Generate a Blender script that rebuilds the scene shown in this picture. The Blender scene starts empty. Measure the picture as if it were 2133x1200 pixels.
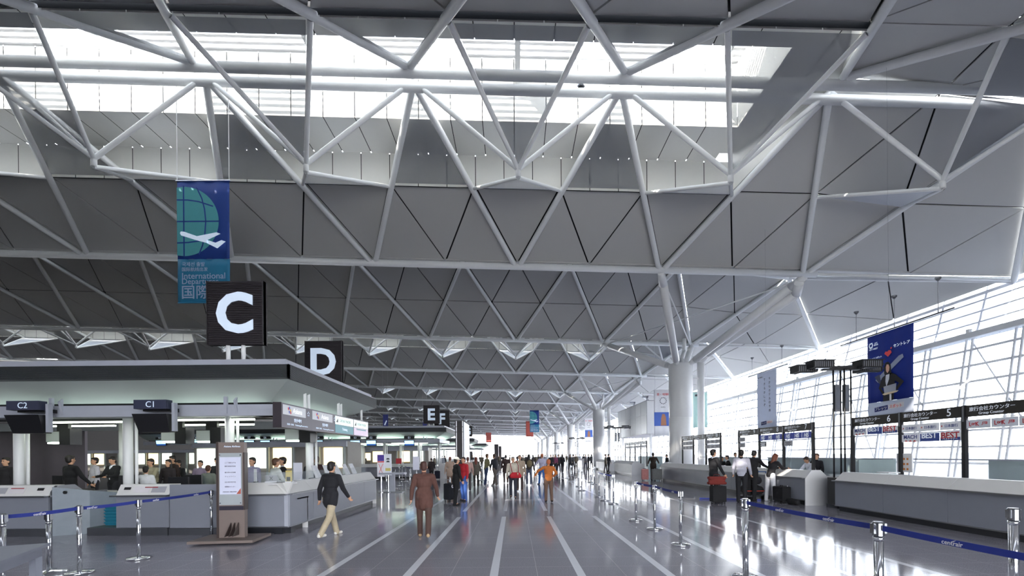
import bpy, bmesh, math, random
from mathutils import Vector, Matrix, Euler
random.seed(11)
R = math.radians
TMP = bpy.data.scenes.new('scratch')
def bake(o):                          # modifiers or text -> plain mesh, in a scratch scene so it stays fast
    TMP.collection.objects.link(o)
    with bpy.context.temp_override(scene=TMP, view_layer=TMP.view_layers[0]): dg = bpy.context.evaluated_depsgraph_get(); dg.update()
    m = bpy.data.meshes.new_from_object(o.evaluated_get(dg)); bpy.data.objects.remove(o); return m
C = bpy.context.scene.collection
SC = bpy.context.scene

# ------------------------------------------------------------------ camera
F, XV, YV, ROLL, H = 933.0, 1072.0, 948.0, 0.009, 1.65
cam = bpy.data.cameras.new('camera'); cam.sensor_width = 36; cam.lens = F/2133*36
cam.shift_x = -(XV-1066.5)/2133; cam.shift_y = (YV-600)/2133
cam.clip_start = .05; cam.clip_end = 2000
co = bpy.data.objects.new('camera', cam); C.objects.link(co)
co.matrix_world = Matrix.Translation((0, 0, H)) @ Matrix.Rotation(R(90), 4, 'X') @ Matrix.Rotation(-ROLL, 4, 'Z')
SC.camera = co
SC.view_settings.view_transform = 'Standard'; SC.view_settings.look = 'None'
SC.view_settings.gamma = 1; SC.view_settings.use_curve_mapping = False
SC.view_settings.exposure = 0.98
SC.cycles.max_bounces = 10; SC.cycles.diffuse_bounces = 7; SC.cycles.glossy_bounces = 4
SC.cycles.transparent_max_bounces = 24; SC.cycles.sample_clamp_indirect = 8
SC.cycles.use_denoising = True

# ------------------------------------------------------------------ sky and sun
w = bpy.data.worlds.new('sky'); SC.world = w; w.use_nodes = True
nt = w.node_tree; bg = nt.nodes['Background']
tc = nt.nodes.new('ShaderNodeTexCoord'); sep = nt.nodes.new('ShaderNodeSeparateXYZ'); rmp = nt.nodes.new('ShaderNodeValToRGB')
nt.links.new(tc.outputs['Generated'], sep.inputs[0]); nt.links.new(sep.outputs['Z'], rmp.inputs[0])
rmp.color_ramp.elements[0].position = 0.0; rmp.color_ramp.elements[0].color = (.95, .975, 1, 1)
rmp.color_ramp.elements[1].position = 0.9; rmp.color_ramp.elements[1].color = (.06, .078, .11, 1)
nt.links.new(rmp.outputs[0], bg.inputs['Color']); bg.inputs['Strength'].default_value = 12.0
sun = bpy.data.lights.new('sun', 'SUN'); sun.energy = 7.5; sun.angle = R(.6); sun.color = (1, .93, .82)
so = bpy.data.objects.new('sun', sun); C.objects.link(so)
so.rotation_euler = Vector((.52, .62, -.60)).to_track_quat('-Z', 'Y').to_euler()

def portal(loc, rot, sx, sy):
    l = bpy.data.lights.new('portal', 'AREA'); l.shape = 'RECTANGLE'; l.size = sx; l.size_y = sy
    l.cycles.is_portal = True
    o = bpy.data.objects.new('portal', l); C.objects.link(o); o.location = loc; o.rotation_euler = rot

# pixel of the photograph -> place in the hall
def un(x, y):
    u, v = x-XV, YV-y
    c, s = math.cos(ROLL), math.sin(ROLL)
    return (u*c+v*s, v*c-u*s)
def P(x, y, Y):
    u, v = un(x, y); return Vector((u*Y/F, Y, H+v*Y/F))
def PX(x, y, X):
    u, v = un(x, y); Y = X*F/u; return Vector((X, Y, H+v*Y/F))
def G(x, y, z=0.0):
    u, v = un(x, y); Y = (H-z)*F/(-v); return Vector((u*Y/F, Y, z))

# ------------------------------------------------------------------ materials
def srgb(h):
    if isinstance(h, str):
        h = [int(h[i:i+2], 16)/255 for i in (0, 2, 4)]
    return tuple(((c+.055)/1.055)**2.4 if c > .04045 else c/12.92 for c in h)
MATS = {}
def mat(name, col, rough=.5, metal=0., emit=0., noise=.06, scale=6., alpha=None, spec=.5, bump=0.):
    if name in MATS: return MATS[name]
    m = bpy.data.materials.new(name); m.use_nodes = True; n = m.node_tree; b = n.nodes['Principled BSDF']
    col = srgb(col) if isinstance(col, str) else col
    b.inputs['Roughness'].default_value = rough; b.inputs['Metallic'].default_value = metal
    b.inputs['Specular IOR Level'].default_value = spec
    t = n.nodes.new('ShaderNodeTexCoord'); nz = n.nodes.new('ShaderNodeTexNoise'); nz.inputs['Scale'].default_value = scale
    nz.inputs['Detail'].default_value = 3
    n.links.new(t.outputs['Object'], nz.inputs['Vector'])
    mx = n.nodes.new('ShaderNodeMixRGB'); mx.inputs[1].default_value = (*[c*(1-noise) for c in col], 1)
    mx.inputs[2].default_value = (*[min(1, c*(1+noise)) for c in col], 1)
    n.links.new(nz.outputs['Fac'], mx.inputs[0]); n.links.new(mx.outputs[0], b.inputs['Base Color'])
    if bump:
        bp = n.nodes.new('ShaderNodeBump'); bp.inputs['Strength'].default_value = bump
        n.links.new(nz.outputs['Fac'], bp.inputs['Height']); n.links.new(bp.outputs[0], b.inputs['Normal'])
    if emit:
        b.inputs['Emission Color'].default_value = (*col, 1); b.inputs['Emission Strength'].default_value = emit
    if alpha is not None:
        tr = n.nodes.new('ShaderNodeBsdfTransparent'); ms = n.nodes.new('ShaderNodeMixShader'); ms.inputs[0].default_value = alpha
        out = n.nodes['Material Output']
        n.links.new(tr.outputs[0], ms.inputs[1]); n.links.new(b.outputs[0], ms.inputs[2]); n.links.new(ms.outputs[0], out.inputs[0])
    MATS[name] = m; return m
def tinted(name, col, refl=.06):           # see-through glass pane, its tint added to dim the daylight
    m = bpy.data.materials.new(name); m.use_nodes = True; n = m.node_tree; n.nodes.remove(n.nodes['Principled BSDF'])
    t = n.nodes.new('ShaderNodeBsdfTransparent'); t.inputs[0].default_value = (*col, 1); g = n.nodes.new('ShaderNodeBsdfGlossy'); g.inputs['Roughness'].default_value = .02
    x = n.nodes.new('ShaderNodeMixShader'); x.inputs[0].default_value = refl; n.links.new(t.outputs[0], x.inputs[1]); n.links.new(g.outputs[0], x.inputs[2]); n.links.new(x.outputs[0], n.nodes['Material Output'].inputs[0])
    return m
TINT = tinted('dimming_glass', (.48, .50, .53))  # tint made up to lower the brightness of the near windows

M = dict(
    steel=mat('white_painted_steel', 'eceeef', .33, noise=.02),
    panel=mat('ceiling_panel', 'c2c2c1', .6, noise=.03, scale=.4),
    dark=mat('dark_void', '15161a', .8),
    well=mat('skylight_well_panel', 'dededa', .6, noise=.02),
    shaft=mat('skylight_shaft_white', 'f2f2ee', .6, noise=.02),
    column=mat('column_paint', 'ecedee', .35, noise=.02),
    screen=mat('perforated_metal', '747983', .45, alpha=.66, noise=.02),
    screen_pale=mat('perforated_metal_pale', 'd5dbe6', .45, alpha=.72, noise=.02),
    chrome=mat('polished_steel', 'd8dade', .12, 1., noise=.02),
    brushed=mat('brushed_steel', '8e9096', .42, 1., noise=.08, scale=3),
    grey=mat('counter_laminate_grey', '80838e', .42, noise=.03),
    light=mat('counter_laminate_white', 'd4d4d6', .38, noise=.02),
    cream=mat('upstand_laminate', 'dad9d8', .4, noise=.02),
    kick=mat('dark_toe_kick', '34363c', .35, .4),
    black=mat('black_panel', '17171b', .45, noise=.1),
    signbrown=mat('sign_brown_black', '2c272b', .5, noise=.08),
    letter=mat('letter_white', 'c9d8ea', .4, emit=.25),
    white=mat('plain_white', 'e8e8ea', .5, noise=.02),
    blue=mat('belt_blue', '1d2f86', .6),
    glass=mat('clear_glass', 'dfeaf0', .03, alpha=.10, noise=.0),
    frost=mat('frosted_partition', '9fb0b2', .5, alpha=.82, noise=.06),
    tube=mat('fluorescent_tube', 'f4ffec', .5, emit=6),
    screenlit=mat('display_glow', '8fc4ee', .4, emit=1.5),
    louv=mat('canopy_louver', '5a5d60', .45, .3, noise=.1),
    fascia=mat('canopy_fascia', 'a9acb8', .45),
    soffit=mat('canopy_soffit', 'bcc4c0', .5, noise=.02),
    window=mat('window_frame_white', 'f2f4f8', .4, noise=.02),
    brown=mat('totem_brown', '7a6d68', .5), darkbrown=mat('totem_dark_edge', '3f3432', .5),
    skin=mat('skin', 'c99a7c', .55, noise=.05), hair=mat('hair_black', '1b1513', .5, noise=.2), hairb=mat('hair_brown', '5a3524', .5, noise=.2),
)

# ------------------------------------------------------------------ mesh helpers
class MB:
    def __init__(s): s.v = []; s.f = []
    def add(s, vs, fs):
        b = len(s.v); s.v += [tuple(p) for p in vs]; s.f += [tuple(i+b for i in f) for f in fs]; return s
    def box(s, a, b, rz=0, c=None):
        x0, y0, z0 = a; x1, y1, z1 = b
        vs = [Vector(p) for p in ((x0,y0,z0),(x1,y0,z0),(x1,y1,z0),(x0,y1,z0),(x0,y0,z1),(x1,y0,z1),(x1,y1,z1),(x0,y1,z1))]
        if rz:
            c = Vector(c) if c else (Vector(a)+Vector(b))/2; m = Matrix.Rotation(rz, 3, 'Z'); vs = [m@(v-c)+c for v in vs]
        return s.add(vs, [(3,2,1,0),(4,5,6,7),(0,1,5,4),(1,2,6,5),(2,3,7,6),(3,0,4,7)])
    def bar(s, p0, p1, wd, ht, up=(0, 0, 1)):
        p0 = Vector(p0); p1 = Vector(p1); d = (p1-p0).normalized(); up = Vector(up)
        if abs(d.dot(up)) > .98: up = Vector((1, 0, 0))
        x = d.cross(up).normalized()*wd/2; y = x.cross(d).normalized()*ht/2
        vs = [p+q for p in (p0, p1) for q in (-x-y, x-y, x+y, -x+y)]
        return s.add(vs, [(3,2,1,0),(4,5,6,7),(0,1,5,4),(1,2,6,5),(2,3,7,6),(3,0,4,7)])
    def tube(s, p0, p1, r0, r1=None, n=12, cap=True):
        r1 = r0 if r1 is None else r1
        p0 = Vector(p0); p1 = Vector(p1); d = (p1-p0).normalized()
        a = d.orthogonal().normalized(); b = d.cross(a)
        vs = [p+(a*math.cos(2*math.pi*i/n)+b*math.sin(2*math.pi*i/n))*r for p, r in ((p0, r0), (p1, r1)) for i in range(n)]
        fs = [(i, (i+1) % n, n+(i+1) % n, n+i) for i in range(n)]
        if cap: fs += [tuple(range(n-1, -1, -1)), tuple(range(n, 2*n))]
        return s.add(vs, fs)
    def path(s, pts, r, n=12):
        for a, b in zip(pts, pts[1:]): s.tube(a, b, r, n=n)
        for p in pts[1:-1]: s.ball(p, r, n=n)
        return s
    def ball(s, c, r, n=12, sc=(1, 1, 1)):
        c = Vector(c); k = max(4, n//2); vs = [c+Vector((0, 0, r*sc[2]))]
        for i in range(1, k):
            t = math.pi*i/k
            for j in range(n): vs.append(c+Vector((r*sc[0]*math.sin(t)*math.cos(2*math.pi*j/n), r*sc[1]*math.sin(t)*math.sin(2*math.pi*j/n), r*sc[2]*math.cos(t))))
        vs.append(c-Vector((0, 0, r*sc[2]))); fs = []
        for j in range(n):
            fs.append((0, 1+j, 1+(j+1) % n)); fs.append((len(vs)-1, 1+(k-2)*n+(j+1) % n, 1+(k-2)*n+j))
            for i in range(k-2): fs.append((1+i*n+j, 1+(i+1)*n+j, 1+(i+1)*n+(j+1) % n, 1+i*n+(j+1) % n))
        return s.add(vs, fs)
    def lathe(s, c, prof, n=20):
        c = Vector(c); vs = []; fs = []
        for r, z in prof:
            for j in range(n): vs.append(c+Vector((r*math.cos(2*math.pi*j/n), r*math.sin(2*math.pi*j/n), z)))
        for i in range(len(prof)-1):
            for j in range(n): fs.append((i*n+j, i*n+(j+1) % n, (i+1)*n+(j+1) % n, (i+1)*n+j))
        fs += [tuple(range(n-1, -1, -1)), tuple(range((len(prof)-1)*n, len(prof)*n))]
        return s.add(vs, fs)
    def prism(s, poly, off):          # poly: list of 3D points, off: extrusion vector
        poly = [Vector(p) for p in poly]; off = Vector(off); n = len(poly)
        return s.add(poly+[p+off for p in poly], [tuple(range(n-1, -1, -1)), tuple(range(n, 2*n))]+[(i, (i+1) % n, n+(i+1) % n, n+i) for i in range(n)])
    def poly(s, *pts): return s.add(pts, [tuple(range(len(pts)))])
    def build(s, name, m, parent=None, smooth=False, world=False, fix=True):
        vs = s.v
        if world and parent is not None:
            o0 = wloc(parent); vs = [Vector(v)-o0 for v in vs]
        me = bpy.data.meshes.new(name); me.from_pydata(vs, [], s.f)
        if fix:
            bm = bmesh.new(); bm.from_mesh(me); bmesh.ops.recalc_face_normals(bm, faces=bm.faces); bm.to_mesh(me); bm.free()
        me.materials.append(m)
        if smooth:
            for p in me.polygons: p.use_smooth = len(p.vertices) <= 4
        return link(name, me, parent)
def link(name, me, parent=None):
    o = bpy.data.objects.new(name, me); C.objects.link(o)
    if parent is not None: o.parent = parent
    return o
def wloc(o):
    v = Vector((0, 0, 0))
    while o is not None: v += o.location; o = o.parent
    return v
def tag(o, label=None, cat=None, group=None, kind=None):
    if label: o['label'] = label
    if cat: o['category'] = cat
    if group: o['group'] = group
    if kind: o['kind'] = kind
    return o
def struct(o): o['kind'] = 'structure'; return o
def thing(name, label, cat, loc=(0, 0, 0), rz=0, group=None):
    o = bpy.data.objects.new(name, None); C.objects.link(o); o.location = loc; o.rotation_euler = (0, 0, rz)
    o.empty_display_size = .2
    return tag(o, label, cat, group)
def copy_tree(o, loc=None, rz=None, label=None, group=None, parent=None):
    c = o.copy(); C.objects.link(c)
    if parent is not None: c.parent = parent
    if loc is not None: c.location = loc
    if rz is not None: c.rotation_euler = (0, 0, rz)
    if label: c['label'] = label
    if group: c['group'] = group
    for ch in CH(o): copy_tree(ch, parent=c)
    return c
def CH(o): return [x for x in list(C.objects) if x.parent == o] if o.name not in KIDS else KIDS[o.name]
KIDS = {}
def freeze(o):                       # remember children so that copying stays fast
    KIDS[o.name] = [x for x in C.objects if x.parent == o]
    for k in KIDS[o.name]: freeze(k)

FR = {'-y': Matrix.Rotation(R(90), 4, 'X'), '-x': Matrix.Rotation(R(-90), 4, 'Z')@Matrix.Rotation(R(90), 4, 'X'),
      '+x': Matrix.Rotation(R(90), 4, 'Z')@Matrix.Rotation(R(90), 4, 'X'), '+y': Matrix.Rotation(R(180), 4, 'Z')@Matrix.Rotation(R(90), 4, 'X')}
def text(s, m, parent, loc, face='-y', h=None, w_=None, name='lettering', bold=0., world=True, depth=.004, align='CENTER', slant=0):
    c = bpy.data.curves.new('t', 'FONT'); c.body = s; c.extrude = .01; c.offset = bold; c.align_x = align; c.shear = slant; c.resolution_u = 3
    me = bake(bpy.data.objects.new('t', c)); bpy.data.curves.remove(c)
    if not len(me.vertices): return None
    xs = [v.co.x for v in me.vertices]; ys = [v.co.y for v in me.vertices]; zs = [v.co.z for v in me.vertices]
    sx = w_/(max(xs)-min(xs)) if w_ else None; sy = h/(max(ys)-min(ys)) if h else None
    sx = sx or sy; sy = sy or sx; cx = (max(xs)+min(xs))/2 if align == 'CENTER' else min(xs); cy = (max(ys)+min(ys))/2
    rot = FR[face] if isinstance(face, str) else face
    for v in me.vertices:
        v.co = rot @ Vector(((v.co.x-cx)*sx, (v.co.y-cy)*sy, (v.co.z-min(zs))/max(1e-6, max(zs)-min(zs))*depth))
    me.materials.clear(); me.materials.append(m); me.name = name
    o = link(name, me, parent); o.location = Vector(loc)-(wloc(parent) if world and parent is not None else Vector())
    return o
def flat(pts, m, parent, org, face, name, depth=.004, lift=0.):   # shape drawn in a sign's own plane (u right, v up), built as a thin raised solid
    rot = FR[face] if isinstance(face, str) else face
    q = [rot@Vector((u, v, lift)) for u, v in pts]
    off = rot@Vector((0, 0, depth)); mb = MB().prism(q, off)
    o = mb.build(name, m, parent); o.location = Vector(org)-wloc(parent); return o

# ------------------------------------------------------------------ roof
X0, MD = .21, 7.2
ML, MR = -9, 2
YC = lambda k: 22.4+14.4*k
YR = lambda j: 15.2+14.4*j
zc = lambda X: 11.08-.0345*X
zr = lambda X: 14.51-.0345*X-(.67 if X > 15 else 0)
def nc(m, k): X = X0+MD*m; return Vector((X, YC(k), zc(X)))
def nr(m, j): X = X0+MD*(m+.5); return Vector((X, YR(j), zr(X)))
def ne(k): X = 25.05; return Vector((X, YC(k), H+8.5))
K0, K1 = -2, 14
panels, backing, mesh_tri = MB(), MB(), {}
def ptri(a, b, c, lift=.22, inset=.035):
    ctr = (a+b+c)/3; n = (b-a).cross(c-a).normalized()
    if n.z < 0: n = -n
    L = [(b-c).length, (c-a).length, (a-b).length]; per = sum(L); inc = (a*L[0]+b*L[1]+c*L[2])/per
    area = (b-a).cross(c-a).length/2; r = 2*area/per; k = max(0, (r-inset)/r)
    pts = [inc+(p-inc)*k+n*lift for p in (a, b, c)]
    panels.prism(pts, n*.05)
    backing.poly(*[p+n*(lift+.14) for p in (a, b, c)])
def quad4(a, b, c, use=(1, 1, 1, 1)):    # a: apex; sub-triangles: apex, b corner, c corner, middle
    ab, bc, ca = (a+b)/2, (b+c)/2, (c+a)/2
    for u, t in zip(use, ((a, ab, ca), (b, bc, ab), (c, ca, bc), (ab, bc, ca))):
        if u: ptri(*t)
    return (a, ab, ca)
for k in range(K0, K1+1):
    for j in (k, k+1):
        sky = j % 2 == 0
        for m in range(ML, MR):
            a, b, c = nr(m, j), nc(m, k), nc(m+1, k)
            op = sky and m+.5 < 1.2
            t = quad4(a, b, c, (0 if op else 1, 1, 1, 1))
            if op: mesh_tri.setdefault(j, []).append((m, t))
        for m in range(ML+1, MR+1):
            a, b, c = nc(m, k), nr(m-1, j), nr(m, j)
            op = sky and m <= 1
            quad4(a, b, c, (1, 0, 0, 0) if op else (1, 1, 1, 1))
        quad4(nr(MR, j), nc(MR, k), ne(k))
for j in range(K0+1, K1+1):
    q, e1, e2 = nr(MR, j), ne(j-1), ne(j)
    quad4(q, e1, e2)
struct(panels.build('ceiling', M['panel'], fix=False))
struct(backing.build('ceiling', M['dark'], fix=False))

ordn = ['nearest', 'second', 'third', 'fourth', 'fifth', 'sixth', 'seventh', 'eighth', 'ninth', 'tenth', 'eleventh', 'twelfth', 'thirteenth', 'fourteenth', 'fifteenth', 'sixteenth', 'seventeenth', 'eighteenth', 'nineteenth']
def roofz(X, Y):
    t = ((Y-15.2) % 14.4)/14.4; t = 1-abs(2*t-1)        # 0 at a ridge, 1 at a chord
    return 14.51+.2-.0345*X-3.43*t
# one truss: chord along X with its raking web tubes on both sides
def truss_proto():
    k = 0; org = Vector((0, YC(k), 0))
    t = thing('roof_truss', '', 'roof truss', org)
    Xa, Xb = X0+MD*ML, X0+MD*MR+.55
    mb = MB().tube((Xa, YC(k), zc(Xa)), (Xb, YC(k), zc(Xb)), .155, n=20); mb.build('chord_tube', M['steel'], t, True, True)
    e = ne(k); mb = MB().tube((Xb-.1, YC(k), zc(Xb)), e, .07, n=12).ball(e, .12); mb.build('edge_tube', M['steel'], t, True, True)
    for j, dy in ((k, .3), (k+1, -.3)):
        for m in range(ML, MR+1):
            for mm in (m-1, m):
                if mm < ML: continue
                a, b = nc(m, k), nr(mm, j).copy(); b.y += dy; b.z -= .05
                s = .12 if b.x > a.x else -.12
                a = a+Vector((s, 0, .05)); MB().tube(a, b, .125, n=12, cap=False).build('web_tube', M['steel'], t, True, True)
        q = nr(MR, j); MB().tube(e, q, .13, n=12, cap=False).build('edge_strut', M['steel'], t, True, True)
    return t
tr0 = truss_proto(); freeze(tr0)
for i, k in enumerate(range(0, K1+1)):
    lab = f'white tubular roof truss crossing the hall, {ordn[i]} of those in view'
    if k == 0: tag(tr0, lab)
    elif k < 9: copy_tree(tr0, (0, YC(k), 0), label=lab)
    else: copy_tree(tr0, (0, YC(k), 0), label='white tubular roof truss at the far end of the hall', group='far roof trusses')
for k in (-1,): copy_tree(tr0, (0, YC(k), 0), label='white tubular roof truss overhead, out at the top edge' if k == -1 else 'white tubular roof truss behind the viewpoint')

# skylights with purlins, well, shaft, slats, beams and hanging screens
SX = 8.5
def panelrow(mb, bk, X0_, X1_, f0, f1, step=1.2, gap=.03, back=None):
    x = X1_
    while x > X0_+.01:
        a = max(X0_, x-step)
        mb.poly(f0(a+gap/2), f0(x-gap/2), f1(x-gap/2), f1(a+gap/2)); x = a
    if back: bk.poly(Vector(f0(X0_))+back, Vector(f0(X1_))+back, Vector(f1(X1_))+back, Vector(f1(X0_))+back)
def skylight_proto():
    j = 0; Y = YR(j); t = thing('skylight', '', 'skylight', (0, Y, 0))
    XL, XW = X0+MD*ML, X0+MD*1.25+.05
    for s, nm in ((-.3, 'ridge_purlin'), (.3, 'ridge_purlin')):
        XE = X0+MD*2.5
        MB().tube((XL, Y+s, 14.51-.0345*XL), (XE, Y+s, 14.51-.0345*XE-(.3 if XE > 15 else 0)), .16, n=20).build(nm, M['steel'], t, True, True)
    zs = lambda x: 14.2-.0345*x
    w1, bk, sh = MB(), MB(), MB()
    for s in (1, -1):
        panelrow(w1, bk, XL, XW, lambda x: (x, Y+s*3.62, 12.85-.0345*x), lambda x: (x, Y+s*3.62, zs(x)), back=Vector((0, s*.06, 0)))
        panelrow(w1, bk, XL, SX, lambda x: (x, Y+s*3.62, zs(x)), lambda x: (x, Y+s*1.65, zs(x)), back=Vector((0, 0, .06)))
        panelrow(sh, bk, XL, SX, lambda x: (x, Y+s*1.65, zs(x)), lambda x: (x, Y+s*1.65, 16.6-.0345*x), back=Vector((0, s*.06, 0)))
    panelrow(w1, bk, SX, XW+1.8, lambda x: (x, Y+3.62, zs(x)+.35), lambda x: (x, Y-3.62, zs(x)+.35), back=Vector((0, 0, .06)))
    for s in (1, -1):
        w1.poly((XW, Y+s*3.62, 12.7), (XW+1.8, Y+s*.1, 14.2), (XW+1.8, Y+s*.1, 14.45), (XW, Y+s*3.62, 14.3))
    sh.poly((SX, Y-1.65, zs(SX)), (SX, Y+1.65, zs(SX)), (SX, Y+1.65, 16.5), (SX, Y-1.65, 16.5))
    w1.build('well_wall', M['well'], t, world=True, fix=False); sh.build('shaft_wall', M['shaft'], t, world=True, fix=False)
    bk.build('joint_backing', M['dark'], t, world=True, fix=False)
    sl = MB()
    for i in range(13):
        y = Y-1.6+i*.267; sl.bar((XL, y, 16.62-.0345*XL), (SX, y, 16.62-.0345*SX), .12, .02)
    sl.build('sun_louvre', M['white'], t, world=True)
    for m in range(ML, 2):
        X = X0+MD*m+.02; b = MB()
        b.bar((X, Y-1.6, 16.1-.0345*X), (X, Y+1.6, 16.1-.0345*X), .18, .04).bar((X, Y-1.6, 15.85-.0345*X), (X, Y+1.6, 15.85-.0345*X), .03, .5).bar((X, Y-1.6, 15.6-.0345*X), (X, Y+1.6, 15.6-.0345*X), .18, .04)
        b.build('cross_beam', M['steel'], t, world=True)
    g = MB().poly((XL, Y-1.65, 16.75-.0345*XL), (SX, Y-1.65, 16.75-.0345*SX), (SX, Y+1.65, 16.75-.0345*SX), (XL, Y+1.65, 16.75-.0345*XL))
    g.build('glazing', M['glass'], t, world=True, fix=False)
    for k in (-1, 0):
        for m in range(ML, 1):
            a, b, c = nr(m, 0), nc(m, k), nc(m+1, k); ab, ca = (a+b)/2, (a+c)/2; ctr = (a+ab+ca)/3
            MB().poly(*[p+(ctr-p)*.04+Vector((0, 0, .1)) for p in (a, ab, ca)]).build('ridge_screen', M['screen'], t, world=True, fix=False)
    for m in range(ML+1, MR+1):
        X = X0+MD*m; Pn = Vector((X, Y, 11.35-.0345*X)); Pl = Pn-Vector((0, 0, .28))
        A = [(nc(m, -1)+nr(m-1, 0))/2, (nc(m, -1)+nr(m, 0))/2]; B = [(nc(m, 0)+nr(m-1, 0))/2, (nc(m, 0)+nr(m, 0))/2]
        fr = MB().tube(Pl, Pn, .09, n=10)
        for p in A: fr.tube(Pn, p, .075, n=10, cap=False)
        for p in B: fr.tube(Pl, p, .07, n=10, cap=False)
        for mm in (m-1, m):
            q = nr(mm, 0)+Vector((0, .3, 0)); fr.tube(Pn, q, .08, n=10, cap=False)
        f = fr.build('hanging_frame', M['steel'], t, True, True)
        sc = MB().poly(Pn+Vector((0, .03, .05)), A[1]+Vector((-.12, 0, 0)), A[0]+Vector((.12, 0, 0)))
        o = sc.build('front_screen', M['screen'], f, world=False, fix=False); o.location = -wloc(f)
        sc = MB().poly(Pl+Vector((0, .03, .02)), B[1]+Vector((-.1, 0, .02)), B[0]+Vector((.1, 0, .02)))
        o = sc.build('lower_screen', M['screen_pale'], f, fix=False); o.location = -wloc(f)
    return t
sk0 = skylight_proto(); freeze(sk0)
for i, j in enumerate(range(0, K1+2, 2)):
    lab = f'slatted skylight slot with hanging triangular screens, {ordn[i]} in view'
    if j == 0: tag(sk0, lab)
    else: copy_tree(sk0, (0, YR(j), 0), label=lab)
for i, j in enumerate(range(1, K1+1, 2)):
    XL, XE = X0+MD*ML, X0+MD*2.5
    o = MB().tube((XL, YR(j), zr(XL)), (X0+MD*1.5, YR(j), zr(X0+MD*1.5)), .15).tube((X0+MD*1.5, YR(j), zr(X0+MD*1.5)), (XE, YR(j), zr(XE)), .15).build('ridge_tube', M['steel'], None, True)
    tag(o, f'white ridge tube hidden high above the {ordn[i]} tree column', 'roof tube')

# perforated wing screens by the window wall
for i, k in enumerate(range(0, 9)):
    g = Vector((24.35, YC(k), 7.6)); a, b = ne(k), ne(k+1)
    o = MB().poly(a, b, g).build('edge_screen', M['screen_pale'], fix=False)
    tag(o, f'pale perforated triangle screen under the roof edge by the windows, {ordn[i]} one', 'screen')

# ------------------------------------------------------------------ floor and walls
def floor_mat():
    m = bpy.data.materials.new('polished_granite'); m.use_nodes = True; n = m.node_tree; b = n.nodes['Principled BSDF']; L = n.links
    g = n.nodes.new('ShaderNodeNewGeometry'); s = n.nodes.new('ShaderNodeSeparateXYZ'); L.new(g.outputs['Position'], s.inputs[0])
    def mth(op, a, bb=None, c=None):
        q = n.nodes.new('ShaderNodeMath'); q.operation = op
        for i, v in enumerate((a, bb, c)):
            if v is None: continue
            if isinstance(v, (int, float)): q.inputs[i].default_value = v
            else: L.new(v, q.inputs[i])
        return q.outputs[0]
    def stripe(src, off, per, wd):      # 1 inside a stripe of width wd repeating every per
        f = mth('FRACT', mth('DIVIDE', mth('ADD', src, -off+per/2+1200*per), per))
        return mth('LESS_THAN', mth('ABSOLUTE', mth('SUBTRACT', f, .5)), wd/2/per)
    X, Y = s.outputs[0], s.outputs[1]
    ln = stripe(X, -.30, 1.2, .115)
    lim = mth('MULTIPLY', mth('GREATER_THAN', X, -3.3), mth('LESS_THAN', X, 6.4))
    gap = mth('SUBTRACT', 1, stripe(Y, 12.6, 12.0, 1.2))
    white = mth('MULTIPLY', mth('MULTIPLY', ln, lim), gap)
    joint = mth('MAXIMUM', stripe(X, .3, .6, .006), stripe(Y, 12.0, .6, .006))
    band = mth('MULTIPLY', stripe(X, -.30, 10.8, .0), 0)
    n1 = n.nodes.new('ShaderNodeTexNoise'); n1.inputs['Scale'].default_value = 90; n1.inputs['Detail'].default_value = 2; L.new(g.outputs['Position'], n1.inputs['Vector'])
    n2 = n.nodes.new('ShaderNodeTexVoronoi'); n2.feature = 'F1'; n2.inputs['Scale'].default_value = 1/.6; L.new(g.outputs['Position'], n2.inputs['Vector'])
    cr = n.nodes.new('ShaderNodeValToRGB'); cr.color_ramp.elements[0].position = .35; cr.color_ramp.elements[1].position = .7
    cr.color_ramp.elements[0].color = (*srgb('7e7c87'), 1); cr.color_ramp.elements[1].color = (*srgb('adabb5'), 1)
    L.new(n1.outputs['Fac'], cr.inputs[0])
    m1 = n.nodes.new('ShaderNodeMixRGB'); L.new(joint, m1.inputs[0]); L.new(cr.outputs[0], m1.inputs[1]); m1.inputs[2].default_value = (*srgb('c4c2c6'), 1)
    m2 = n.nodes.new('ShaderNodeMixRGB'); L.new(white, m2.inputs[0]); L.new(m1.outputs[0], m2.inputs[1]); m2.inputs[2].default_value = (*srgb('eceef6'), 1)
    L.new(m2.outputs[0], b.inputs['Base Color'])
    n3 = n.nodes.new('ShaderNodeTexNoise'); n3.inputs['Scale'].default_value = .7; L.new(g.outputs['Position'], n3.inputs['Vector'])
    L.new(mth('ADD', .07, mth('MULTIPLY', n3.outputs['Fac'], .06)), b.inputs['Roughness'])
    b.inputs['Specular IOR Level'].default_value = .5
    return m
XWALL = -68
fl = MB().box((XWALL, -12.3, -.3), (23.4, 234, 0)).build('floor', floor_mat()); struct(fl)
struct(MB().box((XWALL-.3, -12, 0), (XWALL, 234, 16)).build('wall_left', mat('wall_dark_left', '35312f', .7)))
struct(MB().box((XWALL, -12.3, 0), (-3, -12, 17)).box((-3, -12.3, 6.5), (16, -12, 17)).box((16, -12.3, 0), (26, -12, 17)).build('wall_back', mat('wall_grey_back', '8a8a8e', .7)))
bw_ = MB(); x = -3
while x < 16: bw_.box((x, -12.2, 0), (x+.1, -12.05, 6.5)); x += 2.4
for z in range(0, 7, 2): bw_.box((-3, -12.2, z), (16, -12.05, z+.08))
struct(bw_.build('fill_window_frame', M['window'])); struct(MB().poly((-3, -12.1, 0), (16, -12.1, 0), (16, -12.1, 6.5), (-3, -12.1, 6.5)).build('fill_window_pane', M['glass'], fix=False))  # unseen window added behind the viewpoint to light camera-facing surfaces
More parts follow.
